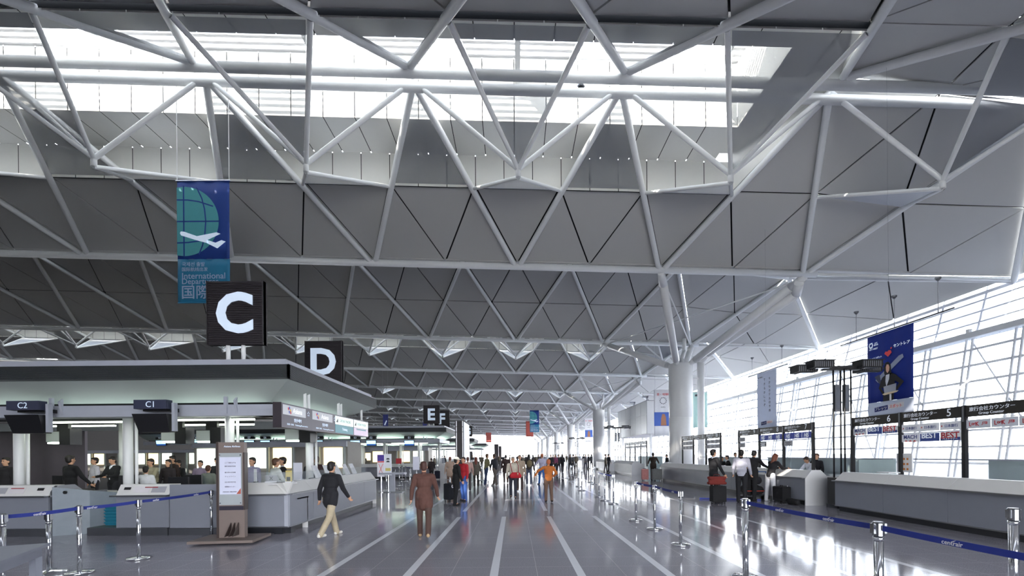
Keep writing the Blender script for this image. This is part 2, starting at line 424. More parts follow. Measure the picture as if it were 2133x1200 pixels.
ap = MB().box((23.5, -300, -1.2), (900, 700, -1.0)).box((-300, 236, -1.2), (23.5, 700, -1.0)).build('ground', mat('pale_apron', '7f858f', .9)); struct(ap); struct(MB().box((-300, -300, -.2), (23.5, -12.4, -.05)).build('ground', mat('added_bounce_ground', 'e6e4de', .8)))  # second slab: unseen pale reflector added to bounce light up to the ceiling
struct(MB().box((XWALL, -12, 0), (-14, 232, .012)).build('floor', mat('bounce_damping_floor', '2f2f35', .9)))  # mostly hidden dark sheet added to cut bounce onto the left ceiling
# window wall on the right: leaning frame of mullions and transoms
def wx(z): return 23.35+z*(24.44-23.35)/7.63
YA, YB = -12, 234; YS = 19.0
struct(MB().box((23.2, YA, 0), (24.0, YS, 7.6)).box((24.6, YA, 7.6), (25.6, YS, 10.8)).build('added_blocking_wall', mat('blocking_wall_grey', '6f747e', .7)))  # unseen solid wall added to block daylight from the near roof and floor
YA = YS; fr = MB(); y = YA; i = 0
while y <= YB:
    off = y+0.0
    fr.tube((wx(0), off, 0), (wx(7.6), off, 7.6), .08, n=8, cap=False)
    fr.tube((wx(0)-.02, off+.32, 0), (wx(7.6)-.02, off+.32, 7.6), .07, n=8, cap=False)
    if i % 4 == 0:
        fr.tube((wx(0)-.35, off+.15, 0), (wx(7.6)-.35, off+.15, 7.9), .09, n=8, cap=False)
        fr.tube((wx(.2), off, .2), (wx(7.4), off+4.8, 7.4), .04, n=6, cap=False)
    if i % 4 == 3: fr.tube((wx(4.2), off, 4.2), (wx(7.6), off+2.4, 7.6), .04, n=6, cap=False)
    y += 2.4; i += 1
z = .15
while z < 7.7:
    fr.bar((wx(z), YA, z), (wx(z), YB, z), .11, .11); z += .86
# upper clerestory band between gutter and roof edge
z = 7.9
for zz in (8.5, 9.1, 9.7): fr.bar((24.6+(zz-7.9)*.25, YA, zz), (24.6+(zz-7.9)*.25, YB, zz), .06, .06)
y = YA
while y <= YB: fr.tube((24.6, y, 7.9), (25.3, y, 10.6), .045, n=6, cap=False); y += 2.4
struct(fr.build('window_1', M['window'], smooth=True))
for a_, b_, g_ in ((YA, 42, TINT), (42, YB, M['glass'])): struct(MB().poly((wx(0)+.08, a_, 0), (wx(0)+.08, b_, 0), (wx(7.7)+.08, b_, 7.7), (wx(7.7)+.08, a_, 7.7)).build('window_2', g_, fix=False))  # near section dimmed by the added tint, far section clear
for a_, b_, g_ in ((YA, 34, tinted('dimming_clerestory_glass', (.32, .33, .36), .1)), (34, YB, M['glass'])): struct(MB().poly((24.7, a_, 7.9), (24.7, b_, 7.9), (25.4, b_, 10.6), (25.4, a_, 10.6)).build('window_3', g_, fix=False))  # near clerestory dimmed by an added plain tint, without any frit
gt = MB().box((24.05, YA, 7.62), (24.75, YB, 7.78)).box((24.02, YA, 7.62), (24.1, YB, 7.9))
y = YA
while y < YB: gt.tube((24.2, y, 7.9), (24.2, y, 8.1), .12, n=8); y += 4.8
struct(gt.build('trim_1', M['steel']))
# roof strip beyond the wing edge
rs = MB().poly((25.05, -12, 10.15), (25.05, 234, 10.15), (27.5, 234, 10.8), (27.5, -12, 10.8))
struct(rs.build('ceiling', M['panel'], fix=False))
# far glazed end wall
fw = MB(); x = -66
while x < 25: fw.bar((x, 232, 0), (x, 232, 12), .12, .12); x += 3.6
for z in (.1, 2.4, 4.8, 7.2, 9.6): fw.bar((-66, 232, z), (25, 232, z), .1, .1)
struct(fw.build('window_4', M['window']))
struct(MB().poly((-66, 232.2, 0), (25, 232.2, 0), (25, 232.2, 13), (-66, 232.2, 13)).build('window_5', M['glass'], fix=False))

portal((24.9, 126.5, 5), (0, R(90), 0), 11, 215)
portal((-20, 232.4, 6), (R(-90), 0, 0), 92, 13)
portal((6.5, -12.2, 3.25), (R(90), 0, 0), 19, 6.5)
for j in range(0, 8, 2): portal((-28, YR(j), 16.8), (0, 0, 0), 74, 3.4)

# ------------------------------------------------------------------ tree columns
def tree_proto():
    Xc, Yc = X0+MD*1.5, 29.6
    t = thing('tree_column', '', 'column', (Xc, Yc, 0)); top = Vector((Xc, Yc, 7.55))
    MB().lathe((Xc, Yc, 0), [(.75, 0), (.75, 4.0), (.745, 4.01), (.745, 4.03), (.75, 4.04), (.75, 7.5), (.7, 7.56)], 40).build('trunk', M['column'], t, True, True)
    ends = {(m, k): nc(m, k)-Vector((0, 0, .12)) for m in (1, 2) for k in (0, 1)}
    for (m, k), e in ends.items():
        s = top+Vector((.35*(1 if m == 2 else -1), .3*(1 if k else -1), -.15)); mid = s+(e-s)*.08
        MB().tube(s, mid, .12, .2, n=18).tube(mid, s+(e-s)*.9, .22, n=18).tube(s+(e-s)*.9, e, .22, .17, n=18).build('arm', M['column'], t, True, True)
    for a, b in (((1, 0), (2, 1)), ((2, 0), (1, 1))):
        p, q = ends[a], ends[b]; p = p+(q-p)*.04+Vector((0, 0, -.1)); q = q+Vector((0, 0, -.1))
        MB().tube(p, q, .045, n=8).build('tie_rod', M['steel'], t, True, True)
    e = ends[(2, 0)]; s = Vector((Xc+1.35, Yc+.05, 0))
    pts = [s, s+Vector((0, 0, 7.7)), s+Vector((.25, -.5, 8.1)), top+Vector((.35, -.3, 0))+(e-top)*.88+Vector((.05, .1, -.32)), e+Vector((-.25, .1, -.3))]
    MB().path(pts, .22, 16).build('drain_pipe', M['column'], t, True, True)
    MB().bar((Xc+.6, Yc, 6.6), (Xc+1.3, Yc, 6.6), .12, .12).build('pipe_bracket', M['column'], t, world=True)
    s = Vector((Xc+.5, Yc+.9, 7.4)); MB().path([s, s+Vector((0, .2, .7)), s+Vector((.45, .9, 1.4)), s+Vector((.45, .9, 2.3))], .14, 12).build('roof_drain', M['column'], t, True, True)
    return t
tc0 = tree_proto(); freeze(tc0)
for i in range(7):
    lab = f'round white tree column with four branching arms, {ordn[i]} of the row'
    if i == 0: tag(tc0, lab)
    else: copy_tree(tc0, (X0+MD*1.5, 29.6+28.8*i, 0), label=lab)
M['head'] = mat('belt_head_steel', '8d8f94', .25, 1.)
# ------------------------------------------------------------------ check-in islands
XI = -4.87                                  # outer side plane of every island
def canopy(Y1, label, lit=True, glow='cove'):
    """flat canopy on round columns, louvered edge, cove-lit sloping soffit"""
    Xr, Xl, Y2, a = XI, -27.0, Y1+6.2, .886
    t = thing('island_canopy', label, 'canopy', (Xr, Y1, 0)); W = lambda mb, n, m, **k: mb.build(n, m, t, world=True, **k)
    W(MB().box((Xl, Y1+.15, 3.67), (Xr-.15, Y2-.15, 3.81)).box((Xl, Y1+.02, 3.66), (Xr-.02, Y2-.02, 3.69)), 'roof_deck', M['fascia']); W(MB().box((Xl+.2, Y1+.35, 3.81), (Xr-.35, Y2-.35, 3.816)), 'bounce_damping_sheet', M['kick'])  # dark top sheet added to cut light bounced off the canopy
    bk = MB().box((Xl, Y1+.06, 3.35), (Xr-.06, Y2-.06, 3.66)); W(bk, 'edge_core', M['black'])
    sl = MB(); n = 15
    for i in range(n):
        z = 3.36+i*.3/(n-1)
        sl.box((Xl, Y1, z-.004), (Xr, Y1+.05, z+.005)).box((Xr-.05, Y1, z-.004), (Xr, Y2, z+.005)).box((Xl, Y2-.05, z-.004), (Xr, Y2, z+.005))
    W(sl, 'louvre_slats', M['louv'])
    o = [(Xl, Y1+.04, 3.35), (Xr-.04, Y1+.04, 3.35), (Xr-.04, Y2-.04, 3.35), (Xl, Y2-.04, 3.35)]
    q = [(Xl, Y1+a, 2.95), (Xr-a, Y1+a, 2.95), (Xr-a, Y2-a, 2.95), (Xl, Y2-a, 2.95)]
    s = MB()
    for i in range(3): s.poly(o[i], o[i+1], q[i+1], q[i])
    for i in range(3): s.poly(*[Vector(p)+Vector((0, 0, .03)) for p in (o[i], o[i+1], q[i+1], q[i])])
    W(s, 'sloped_soffit', M['soffit'], fix=False)
    f = MB()      # fascia ring, proud of the soffit foot so the cove lamps can light the slope
    f.box((Xl, Y1+a-.3, 2.61), (Xr-a+.3, Y1+a-.26, 2.87)).box((Xr-a+.26, Y1+a-.3, 2.61), (Xr-a+.3, Y2-a+.3, 2.87)).box((Xl, Y2-a+.26, 2.61), (Xr-a+.3, Y2-a+.3, 2.87))
    f.box((Xl, Y1+a-.26, 2.63), (Xr-a+.26, Y1+a+.35, 2.66)).box((Xr-a-.35, Y1+a, 2.63), (Xr-a+.26, Y2-a, 2.66))
    W(f, 'fascia', M['fascia'])
    W(MB().box((Xl, Y1+a+.2, 2.9), (Xr-a-.2, Y2-a-.2, 2.98)), 'inner_ceiling', M['black'])
    if lit:
        x = Xr-a-.1
        while x > Xl+2:
            W(MB().tube((x, Y1+a-.12, 2.74), (x-2.2, Y1+a-.12, 2.74), .02, n=6), 'cove_lamp', M[glow])
            x -= 2.5
        for x0, x1, y in ((-6.5, -9.2, 1.5), (-10, -12.7, 1.9), (-13.2, -15.8, 1.6), (-7.5, -10.5, 3.2), (-11.5, -14.5, 3.2), (-15.5, -18.5, 3.2), (-19, -22, 2.2)):
            W(MB().box((x1, Y1+y-.02, 2.62), (x0, Y1+y+.02, 2.9)), 'lamp_hanger', M['black']); W(MB().box((x1, Y1+y-.035, 2.58), (x0, Y1+y+.035, 2.62)), 'ceiling_lamp', M['tube'])
        W(MB().tube((Xr-a+.1, Y1+1.2, 2.74), (Xr-a+.1, Y2-1.2, 2.74), .02, n=6), 'cove_lamp', M[glow])
    for x, y in ((-7.15, 1.55), (-9.75, 1.6), (-12.5, 1.6), (-15.1, 1.6), (-17.8, 1.6), (-5.95, 3.3), (-9.3, 4.6), (-12.5, 4.6), (-15.8, 4.6)):
        W(MB().tube((x, Y1+y, 0), (x, Y1+y, 2.92), .105, n=20), 'post', M['column'], smooth=True)
        W(MB().tube((x+.17, Y1+y+.05, 0), (x+.17, Y1+y+.05, 2.7), .035, n=8), 'downpipe', M['column'], smooth=True)
    for x in (-6.4, -10.4, -13.3, -17.3):
        W(MB().prism([(x, Y1+.5, 2.95), (x, Y1+a-.3, 2.66), (x, Y1+a-.3, 3.03)], (.05, 0, 0)).box((x-.25, Y1+a-.34, 2.66), (x-.18, Y1+a-.28, 3.05)), 'bracket', M['fascia'])
    return t
mat('cove_lamp_glow', 'e6f6ea', .5, emit=3.2); M['cove'] = MATS['cove_lamp_glow']; M['cove2'] = mat('bright_cove_glow', 'dcf6e2', .5, emit=17)
canopy(9.7, 'louvered check-in canopy over the front island, under the C and D boards')
canopy(32.0, 'louvered check-in canopy farther back, under the E and F boards', glow='cove2')
canopy(54.4, 'smaller looking check-in canopy behind the tall screen pylon', glow='cove2')
canopy(78, 'farthest check-in canopy along the left side of the hall', glow='cove2')

def letter_sign(ch, X, Y, z0, label):
    t = thing('letter_sign', label, 'sign', (X, Y, 3.81))
    s = .625; MB().box((X-s, Y-.05, z0), (X+s, Y+.05, z0+1.42)).box((X-s-.0, Y-.09, z0+.0), (X-s+.02, Y+.09, z0+1.42)).box((X+s-.02, Y-.09, z0), (X+s, Y+.09, z0+1.42)).build('panel', M['signbrown'], t, world=True)
    r = MB()
    for i in range(35): r.box((X-s, Y-.075, z0+.01+i*.04), (X+s, Y-.05, z0+.03+i*.04))
    r.build('ribbed_face', M['signbrown'], t, world=True)
    for d in (-.17, .17): MB().tube((X+d-.03, Y, 3.80), (X+d-.03, Y, z0+.05), .045, n=12).build('post', M['column'], t, True, True)
    text(ch, M['letter'], t, (X, Y-.077, z0+.71), h=.92, bold=.035, name='letter', depth=.02)
ZS = 4.15
letter_sign('C', P(493, 600, 10.0).x, 10.0, ZS, 'dark ribbed sign with a big letter C above the front canopy')
letter_sign('D', P(675, 700, 15.2).x, 15.2, ZS, 'dark ribbed sign with a big letter D at the back of the front canopy')
letter_sign('E', P(899, 860, 34.8).x, 34.8, ZS, 'dark square sign with letter E above the second canopy')
letter_sign('F', P(921, 870, 37.8).x, 37.8, ZS-.1, 'dark square sign with letter F, half hidden behind the E sign')
letter_sign('G', P(974, 895, 59.5).x, 59.5, ZS, 'small distant dark sign with letter G behind the screen pylon')

# counter profile, front faces local -y, length along local +x
def counter(name, label, org, rz, L, ends=(True, True), depth=.62, group=None, joints=1.25, wt0=0):
    t = thing(name, label, 'counter', org, rz, group)
    pn = MB(); x = 0; n = max(1, round(L/joints)); st = L/n
    for i in range(n): pn.box((i*st+.004, 0, .15), ((i+1)*st-.004, .06, .83))
    pn.box((0, .02, .15), (L, .08, .83)); pn.build('front_panel', M['grey'], t)
    MB().box((0, .12, 0), (L, .3, .15)).build('toe_kick', M['kick'], t)
    MB().box((0, -.012, .14), (L, .03, .165)).box((0, -.1, .835), (L, .1, .862)).build('ledge', M['brushed'], t)
    up = MB()
    for i in range(n): up.prism([(i*st+.004, .0, .862), (i*st+.004, .22, 1.085), (i*st+.004, .26, 1.085), (i*st+.004, .06, .862)], (st-.008, 0, 0))
    up.build('sloped_upstand', M['cream'], t)
    MB().box((0, .22, 1.06), (L, .42, 1.09)).build('counter_top', M['light'], t)
    MB().box((wt0, .42, .70), (L, depth+.35, .73)).box((wt0, .9, 0), (L, .93, .70)).build('work_top', M['light'], t)
    for e, x in zip(ends, (0, L)):
        if e: MB().prism([(x-.02, -.0, 0), (x-.02, 0, .84), (x-.02, .2, 1.1), (x-.02, .48, 1.1), (x-.02, .66, .92), (x-.02, 1.0, .90), (x-.02, 1.0, 0)], (.04, 0, 0)).build('end_panel', M['light'], t)
    return t
# front island, ticketing corner: front leg and side leg
tk1 = counter('ticket_counter', 'grey L-shaped ticket counter with cream sloped top at the corner of the front island', (-6.35, 9.6, 0), 0, 1.48, (False, False))
tk2 = counter('ticket_counter', 'x', (XI, 9.6, 0), R(90), 6.1, (False, True), wt0=.4)
MB().box((XI-.075, 9.592, .15), (XI+.008, 9.675, .835)).build('corner_strip', M['fascia'], tk1, world=True)
for c_ in CH(tk2): c_.parent = tk1; c_.location = tk2.location-tk1.location; c_.rotation_euler.z = R(90)
bpy.data.objects.remove(tk2)
for x0, x1, lab in ((-8.55, -7.42, 'grey check-in desk below the C1 display'), (-11.6, -10.0, 'grey check-in desk below the C2 display, cut by the left edge')):
    t = thing('check_in_desk', lab, 'desk', ((x0+x1)/2, 9.6, 0)); W = lambda mb, n, m: mb.build(n, m, t, world=True)
    W(MB().box((x0, 9.6, .17), (x1, 9.66, .83)), 'front_panel', M['grey'])
    W(MB().box((x0-.06, 9.5, .835), (x1, 9.66, .865)), 'ledge', M['brushed'])
    W(MB().prism([(x0, 9.6, .865), (x0, 9.72, 1.085), (x0, 9.95, 1.085), (x0, 9.95, .865)], (x1-x0, 0, 0)), 'sloped_upstand', M['cream'])
    W(MB().box((x0, 9.56, 0), (x1, 9.7, .15)).box((x0, 9.54, .15), (x1, 9.6, .17)), 'kick_plate', M['brushed'])
    W(MB().box((x0, 9.66, .7), (x1, 10.4, .73)).box((x0, 9.66, 0), (x0+.03, 10.4, .7)).box((x1-.03, 9.66, 0), (x1, 10.4, .7)), 'desk_body', M['grey'])
    n = Vector((0, -.88, .48)); rot = Matrix.Rotation(math.atan2(.12, .22)*-1, 4, 'X')@FR['-y']
    for dx, wd, cc in ((.25, .3, 'a4a4ac'), (.62, .34, 'dad6da')):
        flat([(-wd/2, -.07), (wd/2, -.07), (wd/2, .07), (-wd/2, .07)], mat('notice_'+cc, cc, .4), t, (x0+dx+.25 if x0 < -9 else x1-dx, 9.655, .975), rot, 'notice', .003, .004)
    flat([(-.14, -.01), (.14, -.01), (.14, .01), (-.14, .01)], mat('notice_red', 'a0252c', .4), t, (x0+.87 if x0 < -9 else x1-.42, 9.675, 1.02), rot, 'red_heading', .002, .009)
    flat([(-.07, -.03), (.07, -.03), (.07, .03), (-.07, .03)], M['black'], t, (x1-.22 if x0 < -9 else x0+.2, 9.66, 1.0), rot, 'card_slot', .004, .004)
t = thing('desk_partition', 'plain grey panel between the C1 desk and the notice totem', 'panel', (-6.9, 9.6, 0))
MB().box((-7.4, 9.6, .15), (-6.37, 9.66, 1.08)).build('panel', M['grey'], t, world=True); MB().box((-7.4, 9.56, 0), (-6.37, 9.7, .14)).build('kick_plate', M['brushed'], t, world=True)
# baggage scale cover (brushed metal) by the left desk, trays, conveyor
t = thing('scale_housing', 'brushed metal baggage scale housing with a round hole, beside the left desk', 'baggage scale', (-9.7, 9.75, 0))
MB().prism([(-9.98, 9.62, 0), (-9.98, 9.62, .95), (-9.98, 9.72, 1.08), (-9.98, 10.1, 1.08), (-9.98, 10.35, .9), (-9.98, 10.9, .9), (-9.98, 10.9, 0)], (.06, 0, 0)).build('side_plate', M['brushed'], t, world=True)
MB().prism([(-9.92, 9.6, 0), (-9.4, 9.9, 0), (-9.2, 10.4, 0), (-9.2, 10.4, .86), (-9.4, 9.9, .95), (-9.92, 9.6, 1.05)], (0, 0.02, 0)).build('front_plate', mat('scale_painted_grey', '7f8892', .5, noise=.2, scale=4), t, world=True)
MB().tube((-9.72, 9.69, .93), (-9.72, 9.66, .93), .035, n=14).build('knob', M['black'], t, world=True)
t = thing('conveyor_plinth', 'low steel edged conveyor floor between the two desks', 'conveyor', (-9.2, 10.2, 0))
MB().box((-9.18, 9.6, 0), (-8.56, 9.64, .17)).build('steel_edge', M['brushed'], t, world=True); MB().box((-9.18, 9.64, .05), (-8.58, 11.6, .17)).build('belt', mat('conveyor_rubber', '5f6f68', .5), t, world=True)
cy = mat('tray_cyan', '1d6c84', .45)
for i in range(6):
    z = .17+i*.07; o = MB().box((-9.1, 9.95, z), (-8.35-.25, 10.45, z+.02)).box((-9.12, 9.93, z+.05), (-8.58, 9.97, z+.075)).box((-9.12, 10.43, z+.05), (-8.58, 10.47, z+.075)).prism([(-9.1, 9.95, z+.02), (-8.6, 9.95, z+.02), (-8.58, 9.93, z+.06), (-9.12, 9.93, z+.06)], (0, .015, 0)).build('baggage_tray', cy)
    tag(o, f'cyan plastic baggage tray, {["lowest","second from the bottom","third from the bottom","fourth from the bottom","second from the top","topmost"][i]} of the stack between the desks', 'tray', 'cyan tray stack')
# hanging displays C1 C2
for nm, x, lab in (('C1', 318, 'dark hanging display under the C1 number box'), ('C2', 54, 'dark hanging display under the C2 number box')):
    c = P(x, 860, 9.9); t = thing('counter_display', lab, 'display', (c.x, 9.9, 2.1))
    b = P(x-37, 829, 9.9); X1 = c.x-.38; X2 = c.x+.38
    MB().box((X1, 9.85, 2.74), (X2-.04, 10.03, 2.94)).build('number_box', mat('number_box_blue', '34384e', .5), t, world=True)
    text(nm, M['letter'], t, (c.x-.02, 9.848, 2.84), h=.13, name='number')
    MB().prism([(X1-.02, 9.82, 2.63), (X2-.02, 9.82, 2.63), (X2-.05, 9.95, 2.23), (X1+.03, 9.95, 2.23)], (0, .18, 0)).build('monitor', M['black'], t, world=True)
    MB().box((X2, 9.95, 2.25), (X2+.06, 10.05, 2.88)).build('hanger', M['fascia'], t, world=True)
    MB().box((c.x-.3, 10.0, 2.7), (c.x+.3, 10.3, 2.78)).build('arm', M['black'], t, world=True)
# hanging boxes inside the island
for px, Y in ((112, 12.5), (352, 12.5), (425, 12.6), (610, 12.4)):
    c = P(px, 905, Y); t = thing('junction_box', 'pale box hung under the island ceiling ' + {112: 'above the person in black', 352: 'left of the far queue', 425: 'behind the brown totem', 610: 'above the white-shirted clerk'}[px], 'box', (c.x, Y, 2.2))
    MB().box((c.x-.22, Y, 2.13), (c.x+.16, Y+.3, 2.42)).build('box', M['soffit'], t, world=True); MB().box((c.x+.2, Y-.05, 2.05), (c.x+.5, Y+.3, 2.5)).build('screen', M['black'], t, world=True)
    MB().box((c.x-.02, Y+.1, 2.4), (c.x+.3, Y+.2, 2.93)).build('hanger', M['black'], t, world=True); MB().box((c.x-.2, Y+.02, 2.08), (c.x+.12, Y+.2, 2.12)).build('lamp', M['cove'], t, world=True)

# long hanging airline sign
t = thing('airline_sign', 'long hanging airline ticketing sign along the side of the front island', 'sign', (-5.1, 12.7, 2.45))
Y1, Y2 = 9.82, 15.62; XS = -5.1
MB().box((XS-.18, Y1, 2.31), (XS, Y2, 2.85)).build('sign_box', mat('sign_mauve', '5a5460', .45), t, world=True)
MB().box((XS-.19, Y1-.01, 2.30), (XS+.0, Y1, 2.86)).build('end_face', mat('sign_end_dark', '332c33', .5), t, world=True)
lg = mat('sign_face_silver', 'b9bac0', .4, emit=.12); tealm = mat('sign_teal', '2f7f8c', .4, emit=.12); pale = mat('sign_pale', 'dce9e6', .4, emit=.3)
L = [(9.85, 11.25), (11.29, 12.86), (12.74, 14.18), (14.22, 15.6)]
for i, (a, b) in enumerate(L):
    m = (a+b)/2; wd = b-a; org = (XS, m, 2.58)
    if i < 2:
        flat([(-wd/2+.02, .02), (wd/2-.3, .02), (wd/2-.3, .24), (-wd/2+.02, .24)], lg, t, org, '+x', 'logo_plate')
        text('Asiana', mat('asiana_letter', 'eeeef2', .4, emit=.3), t, (XS+.004, m-.02, 2.715), '+x', h=.12, slant=.1)
        for du, dv, c in ((-.16, .03, 'd02a2e'), (-.11, .05, '3a57b5'), (-.07, .0, 'e8b53c'), (-.12, -.04, '3a57b5'), (-.06, -.05, 'd02a2e')):
            flat([(du-.02, dv-.03), (du+.03, dv-.03), (du+.02, dv+.03), (du-.03, dv+.03)], mat('mark_'+c, c, .4), t, (XS, a+.42, 2.71), '+x', 'emblem', .006)
        for q in range(5):
            an = q*2*math.pi/5+math.pi/2; u, v = .045*math.cos(an), .045*math.sin(an)
            flat([(u-.014, v-.012), (u+.014, v-.012), (u, v+.02)], M['letter'], t, (XS, b-.15, 2.71), '+x', 'emblem')
        text('발권·예약', M['letter'], t, (XS+.001, m, 2.5), '+x', h=.085, bold=.01)
        text('発券·予約   Ticketing/Reservation', M['letter'], t, (XS+.001, m, 2.39), '+x', h=.05, w_=wd*.72)
    else:
        flat([(-wd/2+.01, .0), (wd/2-.01, .0), (wd/2-.01, .24), (-wd/2+.01, .24)], pale, t, org, '+x', 'logo_plate')
        flat([(-wd/2+.01, -.24), (wd/2-.01, -.24), (wd/2-.01, -.01), (-wd/2+.01, -.01)], tealm if i == 2 else mat('sign_lilac', 'c9b6cc', .4, emit=.2), t, org, '+x', 'lower_plate')
        text('CATHAY PACIFIC', mat('pale_green_letter', '9fbdb2', .4), t, (XS+.004, m+.05, 2.7), '+x', w_=wd*.62)
        flat([(-.07, -.06), (.07, -.06), (.07, .06), (.0, .0)], M['black'], t, (XS, a+.14, 2.7), '+x', 'emblem', .006)
        if i == 2: text('Ticketing', M['letter'], t, (XS+.004, m, 2.45), '+x', h=.1)
        else: flat([(-.45, -.07), (.45, -.07), (.45, -.03), (-.45, -.03)], tealm, t, org, '+x', 'print_row', .006)
for y in (11.1, 11.3, 13.2, 13.4, 15.2): MB().box((XS-.12, y, 2.85), (XS-.06, y+.035, 3.26)).build('hanger', M['white'], t, world=True)

# far counter displays on the second canopy
tot = thing('counter_display', 'x', 'display', (0, 32.4, 2.5))
MB().box((-.37, -.1, .28), (.37, .05, .5)).build('number_box', M['black'], tot)
MB().prism([(-.36, -.12, .2), (.36, -.12, .2), (.36, -.02, -.22), (-.36, -.02, -.22)], (0, .12, 0)).build('monitor', M['black'], tot)
MB().poly((-.33, -.125, .17), (.33, -.125, .17), (.33, -.07, -.07), (-.33, -.07, -.07)).build('lit_screen', M['screenlit'], tot, fix=False)
MB().poly((-.33, -.068, -.08), (.33, -.068, -.08), (.33, -.045, -.18), (-.33, -.045, -.18)).build('screen_footer', mat('screen_footer_blue', '2b4f8e', .4, emit=.6), tot, fix=False)
freeze(tot)
for i, (px, nb) in enumerate(((337, 10), (412, 9), (444, 8), (521, 7), (554, 6), (631, 5), (664, 4), (741, 3), (774, 2), (853, 1))):
    q = P(px, 928, 32.55); c = tot if i == 0 else copy_tree(tot)
    c.location = (q.x, 32.55, P(px, 923, 32.55).z); c['label'] = f'small lit check-in display number {nb} on the second canopy edge'; c['group'] = 'lit displays on the second canopy'
    text(f'E{nb}', M['letter'], c, (0, -.105, .39), h=.14, name='number', world=False)
for i in range(2):
    x0 = -6.2-i*9
    counter('check_in_counter', f'distant grey check-in counter under the second canopy, {["right","left"][i]} one', (x0-8, 32.4, 0), 0, 8.3 if i == 0 else 8.6)
counter('check_in_counter', 'distant counter along the aisle side of the second canopy', (XI, 32.3, 0), R(90), 6)
counter('check_in_counter', 'distant counter along the aisle side of the third canopy', (XI, 54.8, 0), R(90), 6)
# back partition and inner desks of the front island
struct(MB().box((-18.5, 15.95, 0), (-15.3, 16.05, 2.9)).build('wall_left', mat('partition_mauve_grey', '6a636b', .6)))
inner = thing('work_desk', 'x', 'desk', (0, 0, 0)); MB().box((-.7, -.35, .7), (.7, .35, .74)).build('table_top', M['light'], inner)
MB().box((-.68, -.3, 0), (-.64, .3, .7)).box((.64, -.3, 0), (.68, .3, .7)).box((-.64, .28, .2), (.64, .3, .7)).build('frame', M['grey'], inner); freeze(inner)
DK = [(-13.9, 12.6, 'behind the person in black'), (-10.6, 12.65, 'behind the round posts left of the C1 desk'), (-8.9, 12.2, 'behind the C1 desk'), (-7.3, 12.3, 'behind the brown totem'), (-12.2, 12.6, 'left of the tall pale post')]
for i, (x, y, w_) in enumerate(DK):
    c = inner if i == 0 else copy_tree(inner); c.location = (x, y, 0); c['label'] = 'pale work desk inside the front island, '+w_; c['group'] = 'work desks of the front island'
mon = thing('computer_monitor', 'x', 'monitor', (0, 0, 0)); MB().box((-.24, -.02, .1), (.24, .03, .45)).build('casing', M['black'], mon); MB().lathe((0, .02, 0), [(.1, 0), (.1, .015), (.02, .03), (.02, .15)], 12).build('foot', M['black'], mon); freeze(mon)
MN = [(372, 997, 10.9, 0, 'black monitor seen from behind, above the C1 desk'), (403, 985, 12.2, 3.1, 'blue screened monitor beside the clerk in grey'), (122, 985, 12.5, 2.8, 'black monitor on the desk behind the person in black'), (270, 985, 12.3, .3, 'black monitor left of the C1 post'), (680, 975, 12.6, 0, 'black monitor above the aisle counter')]
for i, (px, py, Y, a, lab) in enumerate(MN):
    q = P(px, py, Y); c = mon if i == 0 else copy_tree(mon); c.location = (q.x, Y, .74); c.rotation_euler.z = a; c['label'] = lab
    if i == 1: MB().box((-.22, -.024, .12), (.22, -.021, .43)).build('lit_screen', mat('screen_navy', '24407c', .3, emit=.5), c)
ch = thing('office_chair', 'x', 'chair', (0, 0, 0)); cm = mat('chair_olive_grey', '4e4c46', .7)
MB().prism([(-.2, -.2, .44), (.2, -.2, .44), (.22, .2, .44), (-.22, .2, .44)], (0, 0, .07)).build('seat', cm, ch)
MB().prism([(-.2, .2, .58), (.2, .2, .58), (.22, .24, .75), (.17, .27, .92), (-.17, .27, .92), (-.22, .24, .75)], (0, .05, 0)).build('backrest', cm, ch)
MB().bar((0, .2, .48), (0, .25, .65), .05, .03).build('back_bar', M['black'], ch)
b = MB().tube((0, 0, .08), (0, 0, .44), .03)
for i in range(5): b.bar((0, 0, .09), (.28*math.cos(i*1.257), .28*math.sin(i*1.257), .05), .04, .03).ball((.28*math.cos(i*1.257), .28*math.sin(i*1.257), .03), .03, 8)
b.build('star_base', M['black'], ch); freeze(ch)
for i, (px, Y, a, lab) in enumerate(((160, 10.75, .2, 'olive grey office chair between the two desks'), (398, 11.4, .1, 'olive grey office chair behind the C1 desk'), (143, 11.5, 2.6, 'office chair by the tall pale post at left'))):
    q = P(px, 980, Y); c = ch if i == 0 else copy_tree(ch); c.location = (q.x, Y, 0); c.rotation_euler.z = a; c['label'] = lab
# counter-top things on the aisle counter
o = MB()
wh = mat('brochure_stand_white', 'd5d6dc', .4)
for px, py, Y, w_, h_, cc, nm, lab, cat in ((620, 990, 10.9, .2, .42, 'c9cbd6', 'card_stand', 'tall pale upright stand on the corner counter', 'stand'), (601, 1003, 9.95, .13, .26, 'c8b56a', 'leaflet_stand', 'small yellow leaflet stand at the counter corner', 'leaflet stand'),
        (565, 1000, 9.95, .26, .16, '9b9ca0', 'notice_plate', 'low grey plate with crossed mark on the corner counter', 'plate'), (531, 990, 10.0, .05, .3, 'dfe2e4', 'desk_telephone', 'white desk telephone left of the clerk in white', 'telephone')):
    q = P(px, py, Y); t = thing(nm, lab, cat, (q.x, Y, 1.0)); z = 1.09
    MB().box((q.x-w_/2, Y, z-.0), (q.x+w_/2, Y+.03, z+h_)).build('panel', mat('stand_'+cc, cc, .4), t, world=True)
    MB().box((q.x-w_/2, Y-.03, z-.0), (q.x+w_/2, Y+.1, z+.02)).build('base', M['black'] if nm == 'desk_telephone' else wh, t, world=True)
    if nm == 'leaflet_stand': MB().box((q.x-.04, Y-.005, z+.03), (q.x+.04, Y, z+.12)).build('picture', M['black'], t, world=True)
    if nm == 'notice_plate': text('X', M['black'], t, (q.x, Y-.002, z+.09), h=.08)
